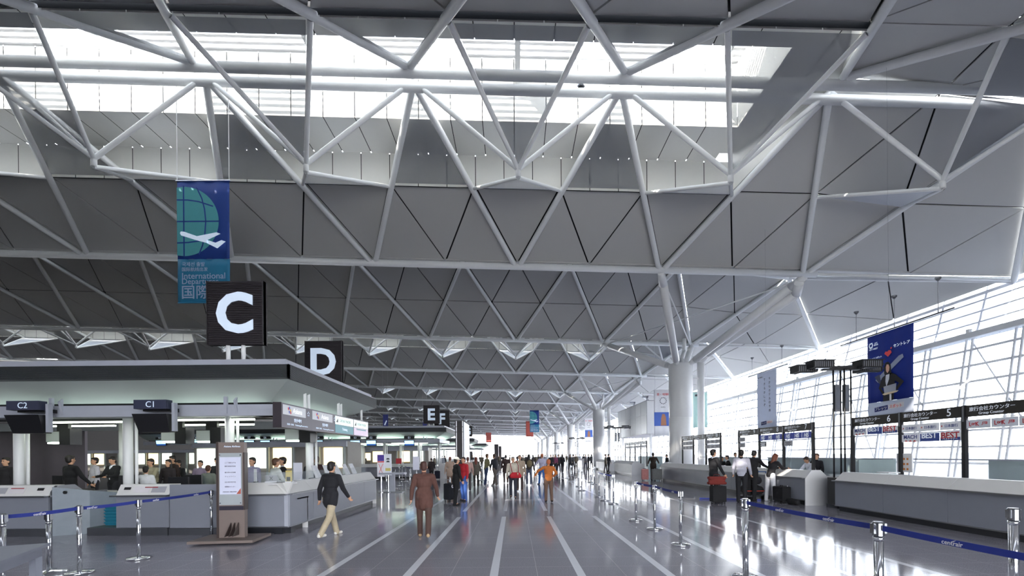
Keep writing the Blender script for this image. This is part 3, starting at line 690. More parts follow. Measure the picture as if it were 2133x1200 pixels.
for i, Y in enumerate((11.9, 12.6, 13.3, 14.0, 14.6)):
    t = thing('slanted_card_holder', f'slanted pale card holder on the long aisle counter, {ordn[i]} from the corner', 'card holder', (XI-.5, Y, 1.09), 0, 'card holders on the aisle counter')
    MB().prism([(XI-.42, Y, 1.09), (XI-.34, Y, 1.09), (XI-.5, Y, 1.42), (XI-.55, Y, 1.42)], (0, .22, 0)).build('card', wh, t, world=True)
    MB().box((XI-.6, Y-.02, 1.07), (XI-.3, Y+.24, 1.09)).build('foot', M['black'], t, world=True)
gl = MB().box((-6.3, 9.93, 1.09), (-4.95, 9.94, 1.32)).box((-5.14, 9.95, 1.09), (-5.13, 15.4, 1.3)).build('glass_screen', M['glass']); tag(gl, 'low clear glass screen along the ticket counter top', 'screen')

# ------------------------------------------------------------------ brown notice totem
t = thing('notice_totem', 'brown freestanding notice totem with brochure racks in front of the ticket counter', 'sign', (-5.57, 8.85, 0), R(6))
MB().box((-.27, -.06, .08), (.24, .06, 1.95)).build('body', M['brown'], t); MB().box((-.275, -.07, .08), (-.235, .07, 1.96)).box((.225, -.07, .62), (.25, .07, 1.75)).build('dark_edge', M['darkbrown'], t)
MB().box((-.22, -.072, .72), (.2, -.062, 1.74)).build('clear_cover', mat('totem_glass', 'a6acb0', .15), t)
MB().box((-.205, -.078, .93), (.185, -.073, 1.66)).build('poster', mat('totem_poster', 'd3d6ea', .5), t)
MB().box((-.225, -.068, .62), (.22, -.061, .70)).build('dark_band', mat('totem_band', '2c2838', .5), t)
text('Asiana Airlines', M['letter'], t, (0.02, -.062, 1.87), w_=.3, world=False)
tx = mat('poster_ink', '6b6880', .6)
for z, s_ in ((1.55, 'ご案内'), (1.48, 'INFORMATION'), (1.36, '航空券のお客様'), (1.28, 'チェックイン'), (1.17, '出発時刻'), (1.08, '国際線カウンター')): text(s_, tx, t, (-.01, -.079, z), w_=.2, h=.025, world=False)
text('ASIANA AIRLINES', tx, t, (-.02, -.079, .98), w_=.26, world=False)
MB().prism([(.1, -.08, .935), (.183, -.08, .935), (.183, -.08, 1.05)], (0, .003, 0)).build('corner_mark', mat('poster_mark', 'b05a4a', .5), t)
for x, y, z in ((-.2, -.08, 1.7), (.18, -.08, 1.7), (-.2, -.08, .76), (.18, -.08, .76)): MB().tube((x, y+.02, z), (x, y-.005, z), .012, n=8).build('bolt', M['chrome'], t)
for i in range(3): MB().prism([(.0+i*.07, -.1-i*.0, .14), (.0+i*.07, -.34, .14), (.0+i*.07, -.1, .38)], (.012, 0, 0)).build('brochure_rack', M['darkbrown'], t)
MB().box((-.62, -.42, .03), (.55, .38, .08)).build('base_plate', M['brown'], t)
for x, y in ((-.5, -.3), (.45, -.3), (-.5, .3), (.45, .3)): MB().ball((x, y, .016), .016, 8).build('glide', M['chrome'], t)

# ------------------------------------------------------------------ grey table, bottom left
t = thing('side_table', 'grey table corner at the bottom left edge', 'table', (-5.6, 4.5, 0))
A = Vector((-5.12, 4.93, 0)); e1 = Vector((.46, -.89, 0)); e2 = Vector((-.89, -.46, 0)); gm = mat('table_grey', '8f93a0', .45)
c4 = [A, A+e1*1.3, A+e1*1.3+e2*1.5, A+e2*1.5]
MB().prism([p+Vector((0, 0, .70)) for p in c4], (0, 0, .03)).build('table_top', gm, t, world=True)
ins = [A+e1*a+e2*b for a, b in ((.05, .05), (1.25, .05), (1.25, 1.45), (.05, 1.45))]
MB().prism([p+Vector((0, 0, .6)) for p in ins], (0, 0, .1)).build('apron', gm, t, world=True)
for p in ins:
    d = (c4[0]+c4[2])/2-p; d.normalize(); p = p+d*.05; MB().box((p.x-.035, p.y-.035, 0), (p.x+.035, p.y+.035, .6)).build('leg', gm, t, world=True)

# ------------------------------------------------------------------ stanchions and belts
def stanchion(X, Y, label, h=.98, r=.028, group=None, feet=False, base=.17):
    t = thing('stanchion', label, 'stanchion', (X, Y, 0), 0, group)
    if feet:
        b = MB()
        for i in range(4): b.bar((0, 0, .05), (.2*math.cos(.5+i*1.571), .2*math.sin(.5+i*1.571), .03), .05, .02)
        for i in range(4): b.ball((.2*math.cos(.5+i*1.571), .2*math.sin(.5+i*1.571), .016), .016, 8)
        b.build('foot', M['chrome'], t)
    else: MB().lathe((0, 0, 0), [(base*.9, 0), (base, .006), (base, .025), (base*.97, .03), (.035, .045)], 32).build('base', M['chrome'], t, True)
    MB().tube((0, 0, .035), (0, 0, h-.1), r, n=16).tube((0, 0, h-.16), (0, 0, h-.13), r*1.12, n=16).build('pole', M['chrome'], t, True)
    MB().lathe((0, 0, 0), [(r*1.22, h-.12), (r*1.22, h-.012), (r*1.0, h)], 20).box((r*.8, -.022, h-.1), (r*1.55, .022, h-.015)).box((-r*1.55, -.022, h-.1), (-r*.8, .022, h-.015)).build('belt_head', M['head'], t)
    return t
def belt(t, a, b, za, zb, marks=(), inout=1):
    a = Vector((*a, za)); b = Vector((*b, zb)); d = (b-a); n = 10; mb = MB(); mid = []
    side = Vector((-d.y, d.x, 0)).normalized()*.0015
    for i in range(n+1):
        q = i/n; p = a+d*q-Vector((0, 0, 4*.012*q*(1-q))); mid.append(p)
    for p, q in zip(mid, mid[1:]):
        mb.add([p-side-Vector((0, 0, .024)), q-side-Vector((0, 0, .024)), q-side+Vector((0, 0, .024)), p-side+Vector((0, 0, .024)), p+side-Vector((0, 0, .024)), q+side-Vector((0, 0, .024)), q+side+Vector((0, 0, .024)), p+side+Vector((0, 0, .024))],
               [(0, 1, 2, 3), (7, 6, 5, 4), (3, 2, 6, 7), (0, 4, 5, 1)])
    o = mb.build('belt', M['blue'], t, world=True, fix=False)
    for q in marks:
        p = a+d*q-Vector((0, 0, 4*.012*q*(1-q))); u = d.normalized(); nrm = Vector((-d.y, d.x, 0)).normalized()
        # faces the viewpoint side
        if nrm.dot(Vector((0, 0, 0))-p) < 0: nrm = -nrm
        rt = Vector((0, 0, 1)).cross(nrm).normalized(); rt = u if u.dot(rt) > 0 else -u; up = nrm.cross(rt)
        rot = Matrix((rt, up, nrm)).transposed().to_4x4()
        text('centrair', M['white'], o, p+nrm*.002-Vector((0, 0, .004)), rot, w_=.15, h=.03, name='belt_lettering', bold=.01, depth=.001)
        pt = [(-.01, .006), (.03, .022), (.012, .008)]
        flat(pt, M['white'], o, p+nrm*.002, rot, 'belt_emblem', .001)
    return o
S5 = stanchion(-6.32, 9.32, 'polished belt stanchion just left of the brown totem')
S4 = stanchion(-6.18, 7.35, 'polished belt stanchion in front of the C1 desk')
S3 = stanchion(-6.28, 6.45, 'polished belt stanchion standing before the cyan trays')
S1 = stanchion(-6.35, 5.55, 'polished belt stanchion behind the grey table')
stanchion(-6.72, 6.45, 'shorter polished post on splayed feet, second from the left edge', h=.88, feet=True)
belt(S5, (-6.32, 9.32), (-6.18, 7.35), .94, .94, (.25, .8)); belt(S4, (-6.18, 7.35), (-6.28, 6.45), .94, .94, (.8,)); belt(S3, (-6.28, 6.45), (-6.35, 5.55), .94, .94, (.55,)); belt(S1, (-6.35, 5.55), (-6.5, 3.6), .94, .94)
R1 = stanchion(3.03, 5.9, 'thick polished stanchion standing alone in the right foreground', 1.05, .036)
R2 = stanchion(3.12, 3.85, 'thick polished stanchion cut by the bottom edge at right', 1.05, .036)
stanchion(4.95, 4.45, 'dark topped stanchion at the bottom right corner', 1.08, .038)
belt(R1, (3.03, 5.9), (3.12, 3.85), 1.0, 1.0, (.35, .72)); belt(R2, (3.12, 3.85), (3.2, 1.9), 1.0, 1.0, (.32,))
mids = [(1418, 1136), (1364, 1103), (1325, 1085)]
pos = [G(*p) for p in mids]
Ms = [stanchion(p.x, p.y, f'slim polished stanchion in the middle right queue line, {ordn[i]} of three') for i, p in enumerate(pos)]
belt(Ms[1], (pos[1].x, pos[1].y), (pos[0].x, pos[0].y), .94, .94, (.3, .75)); belt(Ms[2], (pos[2].x, pos[2].y), (pos[1].x, pos[1].y), .94, .94, (.4,))
prev = None
for i, (px, py) in enumerate(((1278, 1050), (1260, 1043), (1248, 1035), (1212, 1022), (1206, 1014), (1190, 1003), (1181, 996), (1230, 1005), (1238, 1009))):
    p = G(px, py); s = stanchion(p.x, p.y, 'distant slim stanchion in the right-hand queue lines', group='distant right stanchions')
    if i in (1, 2): belt(s, (p.x, p.y), prev, .94, .94)
    prev = (p.x, p.y)
for i, (px, py) in enumerate(((845, 1003), (856, 1006), (832, 1012), (805, 1022), (868, 1000), (884, 998), (795, 1024), (854, 1018), (822, 1018), (838, 998))):
    p = G(px, py); s = stanchion(p.x, p.y, 'distant slim stanchion left of the walking lane', group='distant left stanchions')
    if i in (1,): belt(s, (p.x, p.y), prev, .94, .94)
    prev = (p.x, p.y)
# ------------------------------------------------------------------ right-hand counters with header boards
XC = 9.0
def right_counter(Yfar, Ynear, label, **k): return counter('service_counter', label, (XC, Yfar, 0), R(-90), Yfar-Ynear, joints=1.65, **k)
right_counter(12.6, 4.4, 'near grey service counter with white upstand at the right edge', ends=(False, True))
right_counter(20.2, 13.9, 'grey service counter where the woman in white trousers leans', ends=(True, True))
right_counter(27.6, 20.7, 'grey service counter behind the man with the red bag', ends=(True, True))
right_counter(40.5, 34.5, 'white and grey service counter just behind the big round column')
right_counter(49.5, 43.0, 'white and grey service counter farther back, past the second light mast')
right_counter(66, 60, 'small distant service counter by the second round column')
XB = 10.0
hdr = mat('header_board_black', '26231f', .45); lt = mat('header_letter', 'c6ccd6', .4, emit=.2)
def bars(p, X, Y, m, w_, mt):
    for dz, f in ((.04, .7), (0, .5), (-.045, .66)): MB().box((X-.003, Y-w_*f/2, m+dz-.011), (X+.001, Y+w_*f/2, m+dz+.011)).build('print_row', mt, p, world=True)
def poster(t, Y, z, w_, h_, kind):
    c = {'mach': 'd2d4dc', 'best': '2c3f80', 'best2': 'd8dade', 'nta': 'd2d4da', 'his': '2a3a90', 'look': 'b8bcc6', 'plain': '9a9ba2', 'dark': '3a3c40', 'white': 'dfe0e4'}[kind]
    red = mat('print_red', 'b8303a', .5); blu = mat('print_blue', '2e3f86', .5)
    p = MB().box((XB-.02, Y-w_/2, z), (XB-.008, Y+w_/2, z+h_)).build('poster', mat('poster_'+kind, c, .5, emit=.08), t, world=True)
    X = XB-.022; m = z+h_/2
    if kind == 'mach': text('MACH', blu, p, (X, Y, m+.03), '-x', w_=w_*.75, bold=.01); text('▲▲▲', red, p, (X, Y, m-.07), '-x', w_=w_*.7, h=.04) or MB()
    if kind == 'best': text('BEST', lt, p, (X, Y, m+.05), '-x', w_=w_*.8, bold=.02)
    if kind == 'best2':
        text('BEST', red, p, (X, Y, m+.03), '-x', w_=w_*.85, bold=.02)
        MB().box((XB-.024, Y-w_*.46, z+.01), (XB-.02, Y+w_*.46, z+.08)).build('blue_band', blu, p, world=True); text('ベストツアー', lt, p, (XB-.025, Y, z+.045), '-x', w_=w_*.7)
    if kind == 'nta': text('日本旅行', blu, p, (X, Y-.03, m), '-x', w_=w_*.62); flat([(-.02, -.02), (.02, -.01), (0, .025)], red, p, (X, Y+w_*.4, m), '-x', 'emblem')
    if kind == 'his': text('HIS', lt, p, (X, Y, m), '-x', h=h_*.7, w_=w_*.5, bold=.02, slant=.15)
    if kind == 'look':
        text('L   K', red, p, (X, Y+w_*.16, m), '-x', w_=w_*.42, h=.09, bold=.02); text('∞', red, p, (X, Y+w_*.17, m), '-x', w_=w_*.2, bold=.02)
        text('JTB', red, p, (X, Y-w_*.27, m), '-x', w_=w_*.24, bold=.02, slant=.2)
    if kind == 'plain': bars(p, X, Y, m, w_, mat('print_ink', '41424a', .5))
    if kind == 'dark': bars(p, X, Y, m, w_, lt)
def board_row(Y0, n, first, rows, label, step=1.65):
    t = thing('header_boards', label, 'sign', (XB, Y0, 0)); W = lambda mb, n_, m: mb.build(n_, m, t, world=True)
    for i in range(n+1):
        Y = Y0-i*step; W(MB().box((XB-.035, Y-.04, .7), (XB+.045, Y+.04, 2.66)), 'post', M['black'])
        W(MB().box((XB-.04, Y-.02, 2.3), (XB-.034, Y+.02, 2.66)), 'joint_strip', M['brushed'])
    for i in range(n):
        a = Y0-i*step-.05; b = Y0-(i+1)*step+.05; m = (a+b)/2
        h = W(MB().box((XB-.03, b, 2.40), (XB+.03, a, 2.65)), 'header', hdr); 
        text('旅行会社カウンター', lt, h, (XB-.031, m+.24, 2.56), '-x', w_=.9); text('Group Counter', lt, h, (XB-.031, m+.24, 2.455), '-x', w_=.5)
        text(str(first-i), lt, h, (XB-.031, m-.5, 2.535), '-x', h=.17)
        W(MB().box((XB-.0, b, 2.345), (XB+.02, a, 2.36)), 'poster_rail', M['white'])
        for r, kinds in enumerate(rows[i]):
            k = len(kinds); wd = (a-b)/3-.02
            for q, kd in enumerate(kinds):
                if kd: poster(t, a-(q+.5)*(a-b)/3, 2.14-r*.25, wd, .19 if kd != 'his' else .22, kd)
            W(MB().box((XB-.0, b, 2.12-r*.25), (XB+.015, a, 2.13-r*.25)), 'poster_rail', M['white'])
    return t
board_row(13.25, 5, 6, [[('mach', 'best', 'best2')], [('nta',)*3, ('mach', 'best', 'best2')], [('look',)*3], [('look',)*3], [()]], 'black numbered header boards 6 and 5 over the near right counter')
board_row(19.95, 3, 9, [[('plain', '', ''), ('plain', '', '')], [('his',)*3, ('dark', '', '')], [('his',)*3, ('plain', '', '')]], 'black numbered header boards 9, 8 and 7 over the second counter')
board_row(26.7, 3, 12, [[('plain',)*3, ('plain',)*3], [()], [('plain',)*3, ('plain',)*3]], 'black numbered header boards 12, 11 and 10 left of the suited man')
board_row(40.5, 4, 18, [[('plain',)*3]]*4, 'distant header boards over the counter behind the big column')
# frosted partitions behind the counters
for i, (a, b) in enumerate(((12.9, 4.0), (19.8, 13.2), (27, 20.6), (41, 34))):
    t = thing('glass_partition', 'frosted low partition behind ' + ['the near right counter', 'the counter with the leaning woman', 'the counter behind the suited man', 'the counter past the big column'][i], 'partition', (11.2, (a+b)/2, 0))
    n = int((a-b)/1.65)
    for q in range(n):
        y = b+q*1.65
        if i == 0 and q == n-1: continue
        MB().box((11.18, y+.03, .2), (11.22, y+1.62, 1.42)).build('pane', M['frost'], t, world=True)
    f = MB().box((11.16, b, 1.42), (11.24, a, 1.45)).box((11.16, b, .0), (11.24, a, .2)); f.build('rail', M['fascia'], t, world=True)
    MB().box((10.1, b-.05, 0), (11.2, b, 1.42)).build('side_pane', M['frost'], t, world=True)
o = MB().box((10.02, 11.3, 1.12), (10.05, 11.75, 1.6)).build('price_card', M['white']); 
t = thing('card_rack', 'small white card rack with rows of orange print by the board post', 'rack', (9.75, 11.7, 1.1)); o.parent = t; o.location = -t.location; o.name = 'rack'
for z in (1.2, 1.33, 1.46): text('▪▪▪', mat('orange_print', 'c87a3a', .5), t, (10.015, 11.52, z), '-x', w_=.25) or MB().box((10.01, 11.4, z), (10.02, 11.62, z+.04)).build('print_row', mat('orange_print', 'c87a3a', .5), t, world=True)
MB().box((9.6, 11.5, 1.09), (9.9, 11.9, 1.12)).build('tray', M['white'], t, world=True)

# ------------------------------------------------------------------ light masts
def mast():
    t = thing('light_mast', 'x', 'light mast', (9.7, 13.3, 0))
    for x, y in ((-.22, 0), (.02, -.12), (.08, .12), (.3, 0)): MB().tube((x, y, .3), (x, y, 4.1), .024, n=10).build('pole', M['black'], t, smooth=True)
    MB().box((-.28, -.2, 0), (.38, .2, .9)).build('base_cabinet', M['black'], t); MB().box((-.3, -.22, 0), (.4, .22, .1)).build('plinth', M['kick'], t)
    MB().box((-.2, -.05, 2.85), (-.05, .03, 3.65)).box((.06, -.05, 2.85), (.22, .03, 3.65)).build('panel_frame', mat('mast_panel_grey', '5d5f66', .4), t)
    MB().box((-.17, -.056, 2.92), (-.08, -.05, 3.56)).box((.1, -.056, 2.95), (.18, -.05, 3.6)).build('mirror', M['chrome'], t)
    MB().box((-.55, -.08, 4.08), (.55, .08, 4.2)).build('cross_arm', M['black'], t)
    for sx in (-1, 1):
        for q, (x, y, z) in enumerate(((.72, -.1, 4.12), (.98, .25, 4.05))):
            x = sx*x*(.95 if sx < 0 else 1); L_ = MB().box((x-.3, y-.2, z), (x+.3, y+.2, z+.2)); f = L_.build('lamp_box', M['black'], t)
            MB().box((x-.34, y-.24, z+.2), (x+.34, y+.24, z+.22)).build('lamp_lid', M['kick'], f)
            g = MB()
            for i in range(9): g.box((x-.26+i*.06, y-.205, z+.02), (x-.24+i*.06, y-.2, z+.18))
            g.build('grille', M['brushed'], f); MB().box((x-.2, y-.15, z-.02), (x+.2, y+.15, z)).build('lens', M['chrome'], f)
    return t
m0 = mast(); freeze(m0); m0['label'] = 'black light mast with four lamp boxes between the right counters'
for Y, lab in ((42.2, 'black light mast past the big round column'), (70, 'small distant light mast near the second column'), (99, 'farthest light mast in the queue of columns')): copy_tree(m0, (9.7, Y, 0), label=lab)

# ------------------------------------------------------------------ banners
def cloth(t, w_, h_, m, face, nm='cloth', org=None):
    n, k = 14, 6; mb = MB(); rot = FR[face]; vs = []; fs = []
    for i in range(n+1):
        for j in range(k+1):
            u = -w_/2+w_*i/n; v = -h_*j/k; vs.append(rot@Vector((u, v, .012*math.sin(i*1.3+j*.5))))
    for i in range(n):
        for j in range(k): a = i*(k+1)+j; fs.append((a, a+1, a+k+2, a+k+1))
    o = mb.add(vs, fs).build(nm, m, t, smooth=True, fix=False); sm = o.modifiers.new('t', 'SOLIDIFY'); sm.thickness = .008; o.location = Vector(org)-wloc(t) if org is not None else (0, 0, 0); return o
def sheer(m, f=.5):                      # woven banner cloth lets daylight through
    n = m.node_tree; b = n.nodes['Principled BSDF']; t = n.nodes.new('ShaderNodeBsdfTranslucent'); x = n.nodes.new('ShaderNodeMixShader'); x.inputs[0].default_value = f
    src = b.inputs['Base Color'].links[0].from_socket; n.links.new(src, t.inputs[0]); n.links.new(b.outputs[0], x.inputs[1]); n.links.new(t.outputs[0], x.inputs[2]); n.links.new(x.outputs[0], n.nodes['Material Output'].inputs[0]); return m
bb = mat('banner_blue', '24479c', .6); bt = mat('banner_teal', '2e86b0', .6); bg_ = mat('globe_teal', '58b0b8', .6)
def arc(cx, cy, rx, ry, a0, a1, n=28): return [(cx+rx*math.cos(R(a0+(a1-a0)*i/n)), cy+ry*math.sin(R(a0+(a1-a0)*i/n))) for i in range(n+1)]
def departures_banner(label, top, Y):
    w_, h_ = 1.8, 4.2; t = thing('hanging_banner', label, 'banner', (top.x, Y, top.z))
    cloth(t, w_, h_*.64, bb, '-y', 'blue_field'); o = cloth(t, w_, h_*.36, bt, '-y', 'teal_field'); o.location.z -= h_*.64
    S = w_/287; q = lambda x, y: ((x-50-143.5)*S, -(y-75)*S); rot = FR['-y']; L = .02
    disc = [q(50, 110)]+[q(89+191*math.cos(a), 297-191*math.sin(a)) for a in [math.pi/2*1.0-i*math.pi/30 for i in range(31)]]+[q(50, 484)]
    flat(disc, bg_, t, wloc(t), '-y', 'globe', .003, L)
    def line(pts, wd=7):
        a = [Vector(p) for p in pts]; le = []; ri = []
        for i, p in enumerate(a):
            d = (a[min(i+1, len(a)-1)]-a[max(i-1, 0)]).normalized(); nn = Vector((-d.y, d.x))*wd*S/2; le.append(tuple(p+nn)); ri.append(tuple(p-nn))
        flat(le+ri[::-1], bb, t, wloc(t), '-y', 'globe_line', .003, L+.003)
    line([q(88, 100), q(88, 492)]); line([q(50, 297), q(282, 297)])
    line([q(*p) for p in [(160, 110), (188, 170), (203, 230), (209, 297), (203, 370), (190, 430), (170, 480)]])
    line([q(*p) for p in [(50, 178), (110, 179), (170, 188), (250, 215)]]); line([q(*p) for p in [(50, 415), (110, 413), (170, 405), (245, 385)]])
    pl = [(72, 352), (67, 362), (73, 374), (160, 402), (225, 420), (272, 447), (318, 410), (295, 402), (262, 416), (218, 402), (290, 367), (268, 359), (160, 379), (90, 354)]
    for tri in ([0, 1, 2, 3, 12, 13], [3, 4, 9, 10, 11, 12], [4, 5, 6, 7, 8, 9]):
        pass
    flat([q(*p) for p in pl[:4]]+[q(160, 379), q(90, 354)], M['letter'], t, wloc(t), '-y', 'aeroplane', .003, L+.008)
    flat([q(160, 402), q(225, 420), q(218, 400), q(290, 367), q(268, 359), q(160, 379)], M['letter'], t, wloc(t), '-y', 'aeroplane', .003, L+.008)
    flat([q(215, 418), q(272, 447), q(318, 410), q(295, 402), q(262, 416), q(215, 400)], M['letter'], t, wloc(t), '-y', 'aeroplane', .003, L+.008)
    z = wloc(t).z; x = top.x; bl = mat('banner_text', 'b6cbe6', .5)
    for s_, cy_, w2, cx in (('국제선 출발', 533, 125, 139), ('国际航线出发', 561, 142, 147), ('International', 597, 237, 195), ('Departures', 632, 200, 176), ('国際線', 686, 232, 191)):
        u, v = q(cx, cy_); text(s_, bl, t, (x+u, Y-L-.005, z+v), '-y', w_=w2*S, bold=.006, depth=.003)
    MB().tube((-w_/2-.04, 0, .02), (w_/2+.04, 0, .02), .025, n=8).build('top_bar', M['chrome'], t)
    MB().tube((-w_/2, 0, -h_), (w_/2, 0, -h_), .018, n=8).build('bottom_bar', bt, t)
    zt = roofz(x, Y)-z if abs(Y-15.5) > 1 else 14.4-.0345*x-z
    for s_ in (-1, 1): MB().tube((s_*w_/2, 0, .02), (s_*w_/2, 0, zt), .012, n=6).build('cord', M['white'], t)
    return t
departures_banner('blue banner with half globe and white aeroplane hanging above the C sign', P(423, 378, 15.5), 15.5)
departures_banner('small distant blue globe banner hanging over the walking lane', P(1113, 855, 87), 87)
for (px, py, Y, w_, h_, c, lab) in ((1103, 877, 98, 1.6, 3.4, 'd0675a', 'small red banner behind the distant blue globe banner'), (1017.5, 901, 98, 1.2, 2.2, 'c66a62', 'tiny red banner near the far bright end'), (803, 863, 60, .7, 1.9, '4a52a0', 'small violet banner hung beyond the second canopy'), (885, 879, 64, .6, 1.5, '5b60b0', 'tiny violet banner peeking beneath the E sign')):
    p = P(px, py, Y); t = thing('hanging_banner', lab, 'banner', p); cloth(t, w_, h_, mat('banner_'+c, c, .6), '-y')
    MB().tube((-w_/2, 0, 0), (w_/2, 0, 0), .03, n=6).build('top_bar', M['white'], t)
    for s_ in (-1, 1): MB().tube((s_*w_/2, 0, 0), (s_*w_/2, 0, roofz(p.x, Y)-p.z), .012, n=4).build('cord', M['white'], t)
    if c == '4a52a0': flat([(-.2, -1.4), (-.05, -1.5), (.2, -.9), (.1, -.8)], M['letter'], t, wloc(t), '-y', 'aeroplane', .004, .03)
# blue advertising banner with a woman, along the right side
XA = 11.5; a = PX(1807, 703, XA); b = PX(1902, 672, XA); bot = PX(1902, 858, XA); yc = (a.y+b.y)/2; w_ = a.y-b.y; h_ = b.z-bot.z
t = thing('advertising_banner', 'large blue advertising banner with a woman holding a laptop, above the right counter', 'banner', (XA, yc, b.z))
ab = sheer(mat('ad_blue', '1f3a9c', .6), .35); cloth(t, w_, h_*.835, ab, '-x', 'blue_field'); o = cloth(t, w_, h_*.165, sheer(mat('ad_white', 'd8deea', .6)), '-x', 'white_field'); o.location.z -= h_*.835
def q(x, y):      # picture units of the banner: 0..1 across, 0..1 down
    return ((x-.5)*w_, -y*h_)
O = wloc(t)
def pic(pts, m, nm, lift): flat([q(*p) for p in pts], m, t, O, '-x', nm, .003, lift)
gp = mat('ad_plane_grey', '8d97b4', .6); gd = mat('ad_plane_dark', '3d4663', .6); sk = mat('ad_skin', 'd9ab96', .6); bk_ = mat('ad_black', '14141c', .6)
pic([(.2, .56), (.26, .60), (.82, .36), (.80, .32), (.72, .33)], gp, 'aeroplane_body', .02); pic([(.05, .36), (.05, .38), (.3, .46), (.45, .44), (.25, .39)], gd, 'aeroplane_wing', .024)
pic([(.18, .52), (.3, .62), (.33, .6), (.3, .5)], gd, 'aeroplane_tail', .024); pic([(.25, .41), (.35, .44), (.35, .38), (.3, .39)], gd, 'aeroplane_engine', .026)
pic([(.41, .42), (.44, .375), (.50, .37), (.55, .41), (.57, .52), (.52, .55), (.44, .55), (.41, .50)], bk_, 'woman_hair', .03)
pic([(.45, .43), (.47, .40), (.51, .405), (.53, .44), (.52, .48), (.485, .505), (.455, .48)], sk, 'woman_face', .034)
pic([(.44, .52), (.56, .51), (.66, .54), (.83, .64), (.68, .73), (.65, .70), (.73, .645), (.64, .61), (.64, .74), (.40, .74), (.41, .68), (.33, .665), (.40, .73), (.38, .76), (.28, .67), (.36, .55)], bk_, 'woman_jacket', .03)
pic([(.45, .525), (.53, .52), (.52, .58), (.46, .665), (.44, .6)], mat('ad_blouse', 'd6dae6', .6), 'woman_blouse', .036)
pic([(.38, .74), (.62, .74), (.61, .835), (.38, .835)], bk_, 'woman_trousers', .03)
pic([(.40, .66), (.68, .645), (.665, .735), (.42, .745)], mat('ad_laptop', 'a9afc0', .5), 'laptop', .042)
pic([(.37, .752), (.42, .74), (.68, .73), (.73, .735), (.68, .75), (.42, .765)], mat('ad_table', 'e0cdb0', .5), 'table_top', .045); pic([(.53, .76), (.57, .76), (.57, .835), (.53, .835)], mat('ad_table_leg', 'e4e4ea', .5), 'table_leg', .04)
rd = mat('ad_red', 'e0484e', .5); pic([(.41, .265), (.44, .24), (.475, .25), (.50, .235), (.55, .24), (.57, .27), (.49, .31)], rd, 'heart', .02); pic([(.54, .215), (.56, .205), (.58, .21), (.56, .23)], rd, 'heart', .02)
def wr(s_, x, y, wd, m, **k): u, v = q(x, y); text(s_, m, t, (O.x-.022, O.y-u, O.z+v), '-x', w_=wd*w_, **k)
pic([(.06, .09), (.13, .085), (.145, .12), (.13, .15), (.07, .155), (.045, .12)], M['letter'], 'emblem', .018); pic([(.075, .105), (.12, .1), (.125, .125), (.1, .14), (.075, .13)], ab, 'emblem_hole', .022)
wr('NTT\n西日本', .22, .115, .1, M['letter']); wr('NTT WEST', .16, .17, .2, M['letter']); wr('セントレア', .78, .2, .34, M['letter'], bold=.01); wr('フレッツ スポット', .2, .285, .3, M['letter'])
pic([(.17, .90), (.47, .885), (.47, .94), (.17, .955)], mat('ad_navy', '1f2a72', .6), 'logo_plate', .014); pic([(.48, .885), (.81, .87), (.81, .925), (.48, .94)], M['white'], 'logo_plate', .014)
wr('フレッツ', .32, .92, .26, M['white']); wr('スポット', .645, .906, .26, rd)
MB().tube((0, w_/2+1.2, .03), (0, -w_/2-1.2, .03), .02, n=8).build('top_rail', M['black'], t)
for y in (-1.6, -.2, 1.3): MB().tube((0, y, .03), (0, y, .9), .012, n=6).lathe((0, y, .9), [(.02, 0), (.07, .06), (.07, .1)], 10).build('hanger', M['brushed'], t)
MB().tube((0, 0, .03), (0, 0, roofz(XA, yc)-O.z), .002, n=4).build('wire', M['brushed'], t)
# white vertical banner
a = PX(1577, 782, XA); b = PX(1617, 767, XA); yc = (a.y+b.y)/2; w_ = a.y-b.y; h_ = b.z-PX(1577, 893, XA).z
t = thing('advertising_banner', 'white banner with vertical Japanese text above boards 9 and 8', 'banner', (XA, yc, b.z)); cloth(t, w_, h_, sheer(mat('banner_pale', 'dde2ee', .6)), '-x'); O = wloc(t)
ink = mat('banner_ink', '33343c', .6)
for i, c in enumerate('今からホテルの予約'): u, v = q(.68, .14+i*.07); text(c, ink, t, (O.x-.02, O.y-u, O.z+v), '-x', h=.12, w_=.12)
for i, c in enumerate('できるかしら?'): u, v = q(.42, .14+i*.075); text(c, ink, t, (O.x-.02, O.y-u, O.z+v), '-x', h=.12, w_=.11)
pic([(.22, .89), (.5, .88), (.5, .94), (.22, .95)], mat('ad_navy', '1f2a72', .6), 'logo_plate', .014); pic([(.51, .88), (.82, .87), (.82, .93), (.51, .94)], M['white'], 'logo_plate', .014); wr('フレッツ', .36, .915, .24, M['white']); wr('スポット', .66, .905, .24, rd); wr('NTT 西日本', .2, .08, .24, ink)
MB().tube((0, w_/2+.8, .03), (0, -w_/2-.8, .03), .02, n=8).build('top_rail', M['black'], t)
MB().tube((0, 0, .03), (0, 0, roofz(XA, yc)-O.z), .002, n=4).build('wire', M['brushed'], t)
for y in (-1.2, 1.2): MB().tube((0, y, .03), (0, y, .8), .012, n=6).lathe((0, y, .8), [(.02, 0), (.07, .06), (.07, .1)], 10).build('hanger', M['brushed'], t)
